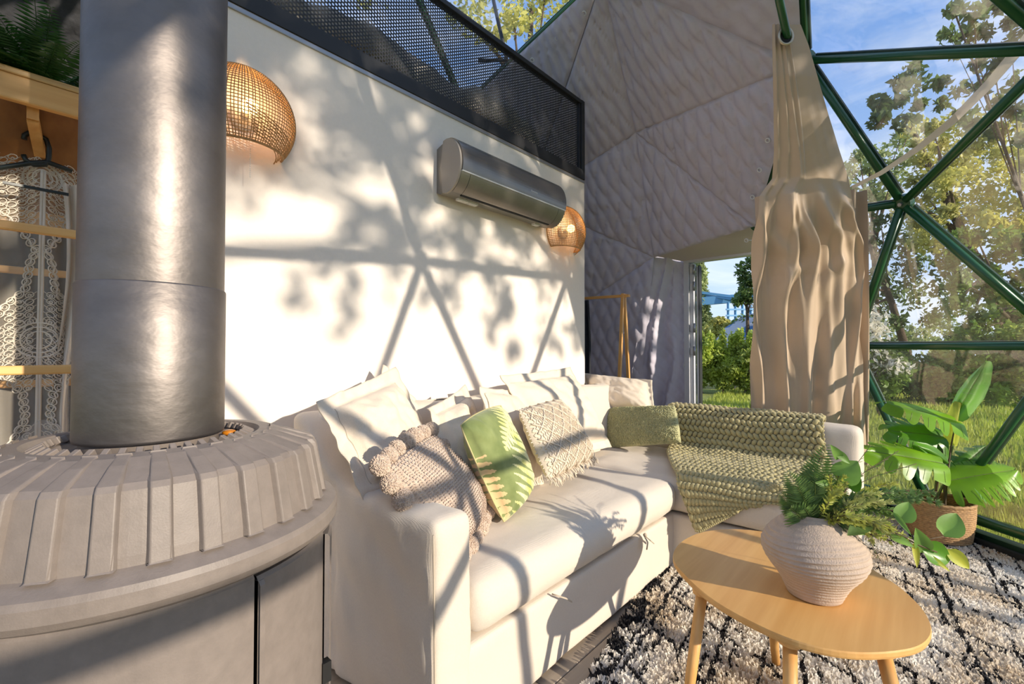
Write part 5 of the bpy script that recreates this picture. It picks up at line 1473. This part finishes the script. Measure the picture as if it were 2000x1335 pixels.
for i,(b_,t_,wd_,nr,m_,sp_,dr_) in enumerate(LV):
    B_ = pm(*b_); T_ = pm(*t_); monstera(B_, T_, wd_*1.3 if sp_ > 1 else wd_, nr.normalized(), m_, sp_, dr_, 0.42)
    s0 = sb_+Vector((0.03*math.cos(i*2.1),0.03*math.sin(i*2.1),0)); mid_ = Vector((s0.x*0.75+B_.x*0.25, s0.y*0.75+B_.y*0.25, s0.z+(B_.z-s0.z)*0.62))
    pts = [s0*(1-t)**2+mid_*2*t*(1-t)+B_*t*t for t in [q_/12 for q_ in range(13)]]
    MB().tube(pts, [0.0055-0.0025*q_/12 for q_ in range(13)], 8).build('stem', M['stem' if i%2 else 'twig'], mo, smooth=True)

# ================================================================== CURTAIN
cu = empty('curtain', W(1580,836,D=3.0), 'gathered beige satin curtain hanging from a green tube beside the door', 'curtain')
rowsC = [ # py, left px, right px, depth
 (48,1508,1564,2.30),(90,1508,1580,2.32),(150,1509,1597,2.36),(230,1510,1620,2.44),(300,1510,1642,2.52),(350,1506,1658,2.58),(385,1480,1664,2.62),(420,1474,1670,2.66),(470,1466,1675,2.72),(540,1465,1679,2.80),(640,1465,1683,2.88),(740,1466,1687,2.94),(840,1468,1692,2.98),(905,1470,1695,3.0)]
def rowat(v):
    s_ = v*(len(rowsC)-1); i = min(int(s_), len(rowsC)-2); f = s_-i; a, b = rowsC[i], rowsC[i+1]
    return [a[k]+(b[k]-a[k])*f for k in range(4)]
def cur(u, v):
    # v runs by image height so the rows stay even
    y_ = 48+(905-48)*v
    for i in range(len(rowsC)-1):
        if y_ <= rowsC[i+1][0]+1e-6: break
    a, b = rowsC[i], rowsC[i+1]; f = (y_-a[0])/(b[0]-a[0]); f2 = f
    l_, r_, d_ = [a[k]+(b[k]-a[k])*f2 for k in (1,2,3)]
    x_ = l_+(r_-l_)*u
    base_ = W(x_, y_, D=d_)
    s_ = max(0,min(1,(y_-70)/330)); low = sm(max(0,min(1,(y_-360)/120)))
    fold = 0.0
    # long folds: narrow on the left up high, opening downwards
    for (u0, u1, h_, w0) in ((0.05,0.05,0.9,0.05),(0.20,0.15,0.7,0.05),(0.34,0.27,1.0,0.05),(0.46,0.37,0.6,0.04),(0.50,0.50,1.1,0.07),(0.56,0.66,0.8,0.055),(0.60,0.78,1.1,0.06),(0.64,0.92,0.8,0.05)):
        c_ = u0+(u1-u0)*s_ + 0.018*math.sin(v*9+u0*31) + 0.02*noise.noise(Vector((v*4,u0*13,2)))*s_
        d_u = u-c_; w_ = w0*(0.75+0.35*s_)
        # steep on one side, soft on the other
        g_ = math.exp(-(d_u/(w_*(0.55 if d_u > 0 else 1.15)))**2)
        fold += h_*g_*(0.010+0.040*low+0.008*s_)*(1.0 if u0 < 0.49 else low)
    def crease(a, b, k): 
        n_ = noise.noise(Vector((a, b, k))); return math.sqrt(n_*n_+0.004)
    mid_ = math.exp(-((y_-455)/75.0)**2)*min(1, max(0,(y_-345)/50.0))
    fold *= (1-0.6*low)
    xs_ = x_ - 0.30*mid_*(y_-430) + 7*math.sin(y_/95.0+x_/70.0)
    nz1 = noise.noise(Vector((xs_/70.0, y_/260.0, 4.4)))
    ph = 2*PI*(xs_-1465)/43.0 + 3.2*nz1
    am = 0.022+0.020*noise.noise(Vector((xs_/38.0, y_/420.0, 9.9)))
    fold += low*(am*(math.sin(ph)+0.28*math.sin(2*ph+1.0+y_/170.0)) + 0.012*math.sin(2*PI*xs_/97.0+y_/300.0))
    for (xa,ya,xb,yb,h_,w_) in ((1482,392,1528,505,.030,13),(1530,382,1580,498,.032,13),(1585,378,1650,480,.036,15),(1625,372,1668,425,.026,12),(1560,520,1500,590,.022,13),(1640,505,1596,585,.026,13)):
        dx, dy = xb-xa, yb-ya; ln2 = dx*dx+dy*dy; t = ((x_-xa)*dx+(y_-ya)*dy)/ln2; tc_ = max(0,min(1,t))
        q_ = ((x_-xa)*dy-(y_-ya)*dx)/math.sqrt(ln2) + 10*math.sin(PI*tc_)
        fold += h_*math.exp(-(q_/w_)**2)*math.exp(-((t-0.5)/0.50)**4)
    fold += 0.004*noise.noise(Vector((u*9,v*16,3)))*s_
    fold += 0.05*s_*math.sin(PI*u)
    return base_ - FWD*fold
MB().grid(cur, 170, 300).build('drape', M['curtain'], cu, smooth=True)
# back layer and hem edge turned to the light at the right
def cur2(u, v):
    y_ = 372+(905-372)*v; x_ = 1655+8*v+(34-4*v)*u
    return W(x_, y_, D=2.80+0.26*v)-FWD*(0.03*math.sin(u*7+v*2.0))
MB().grid(cur2, 24, 80).build('side_fold', M['curtain'], cu, smooth=True)
def cur3(u, v):
    y_ = 385+(905-385)*v; x_ = 1474-6*v+60*u
    return W(x_, y_, D=2.86+0.24*v)-FWD*(0.03*math.sin(u*8+v*5.0))
MB().grid(cur3, 24, 80).build('back_layer', M['curtain'], cu, smooth=True)
# eyelet ring and the tube it hangs on
gp = W(1534,72,D=2.285); x_a, y_a = RT, UP
MB().tube([gp+x_a*0.034*math.cos(t)+y_a*0.040*math.sin(t)-FWD*0.004 for t in [2*PI*i/28 for i in range(28)]], 0.0065, 8, closed=True).build('eyelet', M['bamboo_edge'] if False else mat('brushed_brass', col(196,182,158), 0.3, 0.6), cu, smooth=True)
ht = MB().add([gp-FWD*0.001+x_a*0.032*math.cos(t)+y_a*0.038*math.sin(t) for t in [2*PI*i/28 for i in range(28)]], [tuple(range(28))]); ht.build('eyelet_opening', M['iron_dark'], cu)
rod = MB().tube([W(1512,-60,D=2.10), W(1522,0,D=2.20), W(1537,68,D=2.28), W(1548,105,D=2.42)], 0.0185, 14).build('curtain_tube', M['strut'], smooth=True)
tag(rod, 'short green tube poking through the curtain eyelet', 'tube')
# long cloth strap from the curtain to the right
sp_ = []
for (x_,y_,d_) in ((1664,366,2.60),(1720,338,2.5),(1790,292,2.4),(1860,236,2.3),(1930,166,2.2),(2000,84,2.1),(2100,-50,2.0)):
    sp_.append((x_,y_,d_))
sv = []
for i,(x_,y_,d_) in enumerate(sp_):
    w_ = (5,7,9,12,15,18,20)[i]
    for dx, dy, dz in ((-0.6,-0.8,0),(0.6,0.8,0),(0.6,0.8,0.006),(-0.6,-0.8,0.006)): sv.append(W(x_+dx*w_*0.62, y_+dy*w_*0.62, D=d_+dz))
k_ = len(sp_); sf = [(i*4+j, i*4+(j+1)%4, (i+1)*4+(j+1)%4, (i+1)*4+j) for i in range(k_-1) for j in range(4)]
o = MB().add(sv, sf).build('curtain_strap', M['linen'], None)
tag(o, 'long flat beige cloth strap stretched from the curtain across the glass', 'strap')

# ================================================================== CLOTHES RACK AT THE BACK
Yk = 3.55
ck = empty('clothes_rack', W(1218,740,Y=Yk), 'slim wooden A frame clothes rack standing against the quilted lining', 'rack')
ck.location.z = 0; WM[ck.name] = Matrix.Translation(ck.location)
a = W(1085,586,Y=Yk-0.0); b = W(1229,577,Y=Yk)
MB().bar(a, b, 0.03, 0.022).build('top_bar', M['bamboo_x'], ck)
ap = W(1218,578,Y=Yk)
for dy, s_ in ((-0.16,-1),(0.16,1)):
    MB().bar(ap+Vector((0,0.012*s_,0.02)), Vector((ap.x, Yk+dy, 0.0)), 0.024, 0.024).build('leg', M['bamboo_z'], ck)
    MB().bar(Vector((a.x, a.y+0.012*s_, a.z+0.02)), Vector((a.x, Yk+dy, 0.0)), 0.024, 0.024).build('leg', M['bamboo_z'], ck)
gm = MB().grid(lambda u,v: Vector((W(1100+57*u-10*max(0,0.35-v)*u,600,Y=Yk).x, Yk-0.04+0.03*math.sin(u*9), a.z-0.03-0.9*v)), 20, 20)
o = gm.build('dark_garment', M['dark_cloth'], smooth=True); so_ = o.modifiers.new('thick','SOLIDIFY'); so_.thickness = 0.02
tag(o, 'black garment hanging at the left end of the A frame clothes rack', 'garment')
# ================================================================== OUTSIDE
def leaves(centers, radii, counts, size, nrm_up=0.3):
    out = []
    for (c_, r_, n) in zip(centers, radii, counts):
        d = rng.normal(size=(n,3)); d /= np.linalg.norm(d,axis=1)[:,None]; rr = rng.random(n)**0.45
        out.append(np.array(c_)[None]+d*rr[:,None]*np.array(r_)[None])
    P = np.concatenate(out); n = len(P)
    a = rng.normal(size=(n,3)); a /= np.linalg.norm(a,axis=1)[:,None]
    b = np.cross(a, rng.normal(size=(n,3))); b /= np.linalg.norm(b,axis=1)[:,None]
    s = size*(0.6+0.8*rng.random(n))[:,None]
    V = np.stack([P-a*s, P+b*s*0.5, P+a*s, P-b*s*0.5],1).reshape(-1,3)
    return V
def plant(name, base, clusters, size, m, label, cat, group, trunk=True, tr=0.1, bark='bark'):
    t = empty(name, base, label, cat, group)
    V = leaves([c for c,_,_ in clusters], [r for _,r,_ in clusters], [n for _,_,n in clusters], size)
    fast('crown', V, np.arange(len(V)), 4, M[m], t, kind='stuff')
    if trunk:
        b = Vector(base); mb = MB()
        top = Vector(clusters[0][0])
        mb.tube([b, b.lerp(top,0.5)+Vector((tr*0.6,0,0)), top], [tr, tr*0.75, tr*0.35], 10)
        for c,_,_ in clusters[1:9]:
            c = Vector(c); st_ = b.lerp(top, random.uniform(.45,.9)); mb.tube([st_, st_.lerp(c,.5)+Vector((0,0,.15)), c], [tr*.35, tr*.22, tr*.08], 6)
        mb.build('trunk', M[bark], t, smooth=True)
    return t
def cl(px, py, D, rp, n, asp=1.0):
    p = W(px,py,D=D); r = rp/F*D; return (tuple(p), (r,r,r*asp), n)
GB_ = 'laurel hedge shrubs beyond the lawn'
# hedge beyond the lawn
hl = [('first laurel shrub right of the white door frame',1372,13.2),('second laurel shrub seen through the door opening',1412,13.0),('third laurel shrub seen through the door, next to the curtain',1452,12.8)]
for lab, px_, D_ in hl:
    p = W(px_, 770, D=D_); p.z = GZ
    c_ = [((p.x+random.uniform(-.25,.25), p.y+random.uniform(-.25,.25), z), (0.42,0.42,0.30), 800) for z in (0.25,0.6,0.9,1.15)]+[((p.x+random.uniform(-.4,.4),p.y+random.uniform(-.4,.4),random.uniform(1.2,1.5)),(0.10,0.10,0.28),130) for _ in range(5)]
    plant('hedge_shrub', p, c_, 0.055, 'hedge_y', lab, 'shrub', None, True, 0.03)
k_ = 0
for px_, D_, hh in ((1510,12.5,1.3),(1565,12.2,1.3),(1620,12.0,1.3),(1680,11.6,1.1),(1735,11.2,0.9),(1790,10.8,0.85),(1850,10.5,0.95),(1905,10.2,1.25),(1960,9.9,1.45),(2030,9.6,1.6),(2110,9.2,1.6)):
    p = W(px_, 770, D=D_); p.z = GZ
    c_ = [((p.x+random.uniform(-.25,.25), p.y+random.uniform(-.25,.25), z*hh/1.3), (0.5,0.5,0.32), 620) for z in (0.2,0.55,0.85,1.1)]+[((p.x+random.uniform(-.5,.5),p.y+random.uniform(-.5,.5),hh*random.uniform(0.9,1.2)),(0.12,0.12,0.28),90) for _ in range(5)]
    labs = {1510:'hedge shrub hidden behind the left side of the curtain',1565:'hedge shrub hidden behind the middle of the curtain',1620:'hedge shrub hidden behind the right side of the curtain',1680:'low hedge shrub seen just right of the curtain edge',1735:'low hedge shrub behind the white flowering bush',1790:'low hedge shrub above the left monstera leaves',1850:'low hedge shrub right behind the tip of the monstera',1905:'taller hedge shrub behind the upright monstera leaf',1960:'dense hedge shrub near the right picture edge',2030:'tall dark hedge shrub cut by the right picture edge',2110:'tall hedge shrub beyond the right picture edge'}
    plant('hedge_shrub', p, c_, 0.055, 'hedge' if k_ % 3 else 'hedge_y', labs[px_], 'shrub', None, True, 0.03); k_ += 1
# white flowering bush
p = W(1715,735,D=8.6); p.z = GZ
t = plant('flowering_bush', p, [cl(1705,690,8.6,38,500),cl(1735,720,8.5,40,600),cl(1715,740,8.6,40,600)], 0.05, 'hedge', 'bush with pale white blossoms outside just right of the curtain', 'bush', None, True, 0.03)
V = leaves([c for c,_,_ in [cl(1710,640,8.6,30,1),cl(1735,715,8.4,36,1),cl(1705,690,8.5,34,1)]], [(0.22,.22,.5),(0.38,.3,.2),(.3,.3,.3)], [260,300,200], 0.05)
fast('blossoms', V, np.arange(len(V)), 4, M['flower'], t, kind='stuff')
# wire fence behind the hedge seen in the doorway
fc_ = empty('wire_fence', W(1410,770,D=14.5), 'thin dark wire fence behind the hedge seen through the door', 'fence')
A_ = W(1340,770,D=14.6); B_ = W(1500,770,D=14.2); A_.z = B_.z = GZ
for i in range(61):
    p = A_.lerp(B_, i/60); MB().tube([p, p+Vector((0,0,0.95))], 0.008 if i%12 else 0.03, 4).build('post' if i%12 == 0 else 'rail_wire', M['fence'], fc_)
for z in (0.1,0.5,0.9): MB().tube([A_+Vector((0,0,z)), B_+Vector((0,0,z))], 0.008, 4).build('cross_wire', M['fence'], fc_)
# neighbour dome tent
p = W(1500,760,D=24); p.z = GZ
dt = empty('neighbour_dome_tent', p, 'pale blue grey dome tent beyond the hedge seen through the door', 'tent')
Rt = 2.9; ct = Vector((p.x, p.y, 0.3)); mb = MB(); 
nn_t = [];
for i in range(7):
    el = i/6*PI/2
    for j in range(12):
        az = 2*PI*(j+0.5*(i%2))/12; nn_t.append(ct+Vector((Rt*math.cos(el)*math.cos(az), Rt*math.cos(el)*math.sin(az), Rt*math.sin(el)*1.0)))
for i in range(6):
    for j in range(12):
        a = i*12+j; b = i*12+(j+1)%12; c = (i+1)*12+j; d = (i+1)*12+(j+1)%12
        if i%2: MB().add([nn_t[a],nn_t[b],nn_t[d],nn_t[c]],[(0,1,3) if False else (0,1,2),(0,2,3)]).build('canvas_panel', M['tent'] if j%3 else M['tent_blue'], dt)
        else: MB().add([nn_t[a],nn_t[b],nn_t[c],nn_t[d]],[(0,1,2),(1,3,2)]).build('canvas_panel', M['tent'] if (j+1)%3 else M['tent_blue'], dt)
# blue steel jib and the dark trellis house behind
bj = empty('blue_steel_gantry', W(1440,640,D=28), 'light blue steel beams of a gantry above the trees seen through the door', 'gantry')
a = W(1330,592,D=30); b = W(1490,578,D=28)
MB().bar(a, b, 0.35, 0.5).build('beam', M['blue_steel'], bj)
MB().bar(W(1330,566,D=30), W(1470,584,D=28), 0.12, 0.16).build('stay', M['blue_steel'], bj)
MB().bar(W(1330,570,D=30.4), W(1430,584,D=28.4), 0.10, 0.12).build('stay', M['blue_steel'], bj)
for x_ in (1422,1436,1450,1466,1482): MB().bar(W(x_,590,D=28.3), Vector((W(x_,590,D=28.3).x, W(x_,590,D=28.3).y, GZ)), 0.12, 0.12).build('support_post', M['blue_steel'], bj)
for y_ in (604,616,628): MB().bar(W(1418,y_,D=28.2), W(1490,y_,D=28.2), 0.08, 0.10).build('platform_rail', M['blue_steel'], bj)
TG = None
def T(base_px, D_, cls, size, m, lab, tr=0.12):
    p = W(base_px, 760, D=D_); p.z = GZ
    plant('tree', p, cls, size, m, lab, 'tree', None, True, tr)
T(1362,30,[cl(1364,590,30,22,2200,2.0),cl(1366,545,30,16,1200,2.2),cl(1366,515,30,9,500,1.6),cl(1358,640,30,26,1500),cl(1372,625,30,20,900)],0.14,'tree_p','slim poplar like tree right beside the white door frame')
T(1400,26,[cl(1405,640,26,22,1800),cl(1390,655,26,24,1600),cl(1420,650,26,24,1600),cl(1436,660,26,22,1200)],0.13,'tree_y','low round sunlit tree in the middle of the doorway view')
T(1458,22,[cl(1458,575,22,20,420),cl(1448,530,22,14,160,1.4),cl(1462,550,22,20,360),cl(1440,588,22,12,160),cl(1474,510,22,18,300),cl(1460,640,24,30,900)],0.11,'tree','dark tree above the blue beam at the right of the doorway view')
T(1390,34,[cl(1395,690,30,60,2600,0.6),cl(1440,690,30,60,2600,0.6),cl(1355,690,30,50,2000,0.6)],0.16,'tree','shaded thicket behind the hedge in the doorway view')
# trees seen through the clear side
random.seed(3)
def scatter(pts, D, rp, n, jit=12, asp=1.0):
    return [cl(x+random.uniform(-jit,jit), y+random.uniform(-jit,jit), D*random.uniform(.92,1.08), rp*random.uniform(.7,1.25), n, asp) for x,y in pts]
# near maple branches with big dark leaves at the top right
pts = [(1870,20),(1900,40),(1930,20),(1965,45),(1850,60),(1885,80),(1925,75),(1960,90),(1990,70),(1860,110),(1900,125),(1945,130),(1985,150),(1830,150),(1870,165),(1915,175),(1800,175),(1770,190),(1735,200),(1712,208),(1760,225),(1800,215),(1845,205),(1890,215),(1940,205),(1980,215),(1750,160),(1790,140),(1715,245),(1960,10),(2010,20),(2050,60),(2040,120),(2060,180),(2020,230),(2090,30),(1725,225),(1905,245),(1950,260),(1990,280)]
T(2150,7.5,scatter(pts,7.5,18,70,12),0.066,'tree','near tree reaching big dark leaves across the top right glass',0.035)
pts = [(x_,y_) for x_ in range(1790,2120,38) for y_ in range(255,470,34)]
T(2010,14,scatter(pts,14,24,170,16),0.085,'tree_y','sunlit yellow green tree filling the right side above the hub',0.18)
pts = [(1690,330),(1720,300),(1750,280),(1700,365),(1740,340),(1670,300),(1775,260),(1660,340),(1730,380),(1690,400),(1650,370),(1765,320)]
T(1710,18,scatter(pts,18,20,170,10),0.10,'tree_p','pale feathery tree left of the dome hub behind the curtain strap',0.15)
pts = [(x_,y_) for x_ in range(1880,2160,36) for y_ in range(470,700,34)]
T(2060,12,scatter(pts,12,22,150,16),0.08,'hedge','dense green tree at the right edge below the diagonal strut',0.15)
pts = [(x_,y_) for x_ in range(1690,1900,36) for y_ in range(430,640,36)]
T(1790,17,scatter(pts,17,24,110,18),0.10,'tree','shadowy tree behind the reflections right of the curtain',0.15)
pts = [(x_,y_) for x_ in range(1640,1960,40) for y_ in range(640,700,30)]
T(1800,19,scatter(pts,19,26,160,14),0.10,'tree_p','row of low grey green scrub behind the hedge right of the curtain',0.1)
pts = [(x_,y_) for x_ in range(1500,1680,36) for y_ in range(440,700,36)]
T(1585,20,scatter(pts,20,26,120,14),0.11,'tree','tree standing outside right behind the curtain',0.15)
# foliage over the roof window
pts = [(1040,30),(1070,55),(1020,60),(1090,20),(1000,25),(950,40),(1110,50),(900,20),(1050,-20),(1000,-40),(1090,-40),(960,70),(930,-10),(1130,10),(820,-40),(760,-30),(700,0),(640,-40)]
T(1000,13,scatter(pts,13,32,150,16),0.09,'tree_y','tall sunlit tree seen through the roof window above the railing',0.2)
# trees between the tent and the low sun: they dapple the white wall
def sunpt(y, z, d):
    return Vector((0,y,z))+SUN*d
cls = []
tries = 0
while len(cls) < 950 and tries < 20000:
    tries += 1
    y = random.uniform(-0.7, 3.8); z = random.uniform(0.75, 3.35)
    pr_ = 0.0 if z < 1.2 else (0.03+0.40*(z-1.2)/0.4 if z < 1.6 else min(1.0, 0.43+0.60*(z-1.6)/0.4))
    if y > 2.0 and 0.9 < z < 1.8: pr_ = max(pr_, 0.20)
    # keep a few bright gaps
    for gy, gz_, gr in ((0.92,1.78,0.16),(1.15,1.95,0.10),(0.80,2.0,0.09),(1.9,1.75,0.14),(2.35,1.7,0.12),(0.6,1.45,0.2),(1.55,1.72,0.1)):
        if math.hypot(y-gy, z-gz_) < gr: pr_ *= 0.08
    if random.random() > pr_: continue
    c_ = sunpt(y, z, random.uniform(7.2, 9.8)); r_ = random.uniform(0.07,0.16)
    cls.append((tuple(c_), (r_,r_,r_), 16))
c0_ = sunpt(1.6, 3.4, 9); 
t = plant('tree', (c0_.x+0.5, c0_.y+3.2, GZ), [((c0_.x+0.5,c0_.y+3.2,c0_.z),(0.3,0.3,0.3),30)]+cls[:300], 0.055, 'tree', 'garden tree on the sunny side whose leaf shade dapples the white wall', 'tree', None, True, 0.14)
t = plant('tree', (c0_.x+0.8, c0_.y-3.4, GZ), [((c0_.x+0.8,c0_.y-3.4,c0_.z),(0.3,0.3,0.3),30)]+cls[300:], 0.055, 'tree', 'second garden tree on the sunny side shading the upper wall', 'tree', None, True, 0.14)
# grass tufts on the near lawn
n = 90000
rr = 4.2+14*rng.random(n)**1.6; th2 = np.radians(rng.uniform(20, 100, n))
gx = DC.x+rr*np.cos(th2); gy = DC.y+rr*np.sin(th2)
hgt = 0.05+0.07*rng.random(n); a = rng.random(n)*6.28; wd_ = 0.006+0.006*rng.random(n)+rr*0.0006
sx = np.stack([np.cos(a)*wd_, np.sin(a)*wd_, 0*a],1); P0 = np.stack([gx,gy,np.full(n,GZ-0.02)],1)
tp = P0+np.stack([rng.normal(0,.02,n), rng.normal(0,.02,n), hgt+0.02],1)
V = np.stack([P0-sx, P0+sx, tp],1).reshape(-1,3)
o = fast('grass', V, np.arange(n*3), 3, M['grass'], None, kind='stuff'); tag(o, 'short sunlit grass blades of the lawn outside the clear dome wall', 'grass')
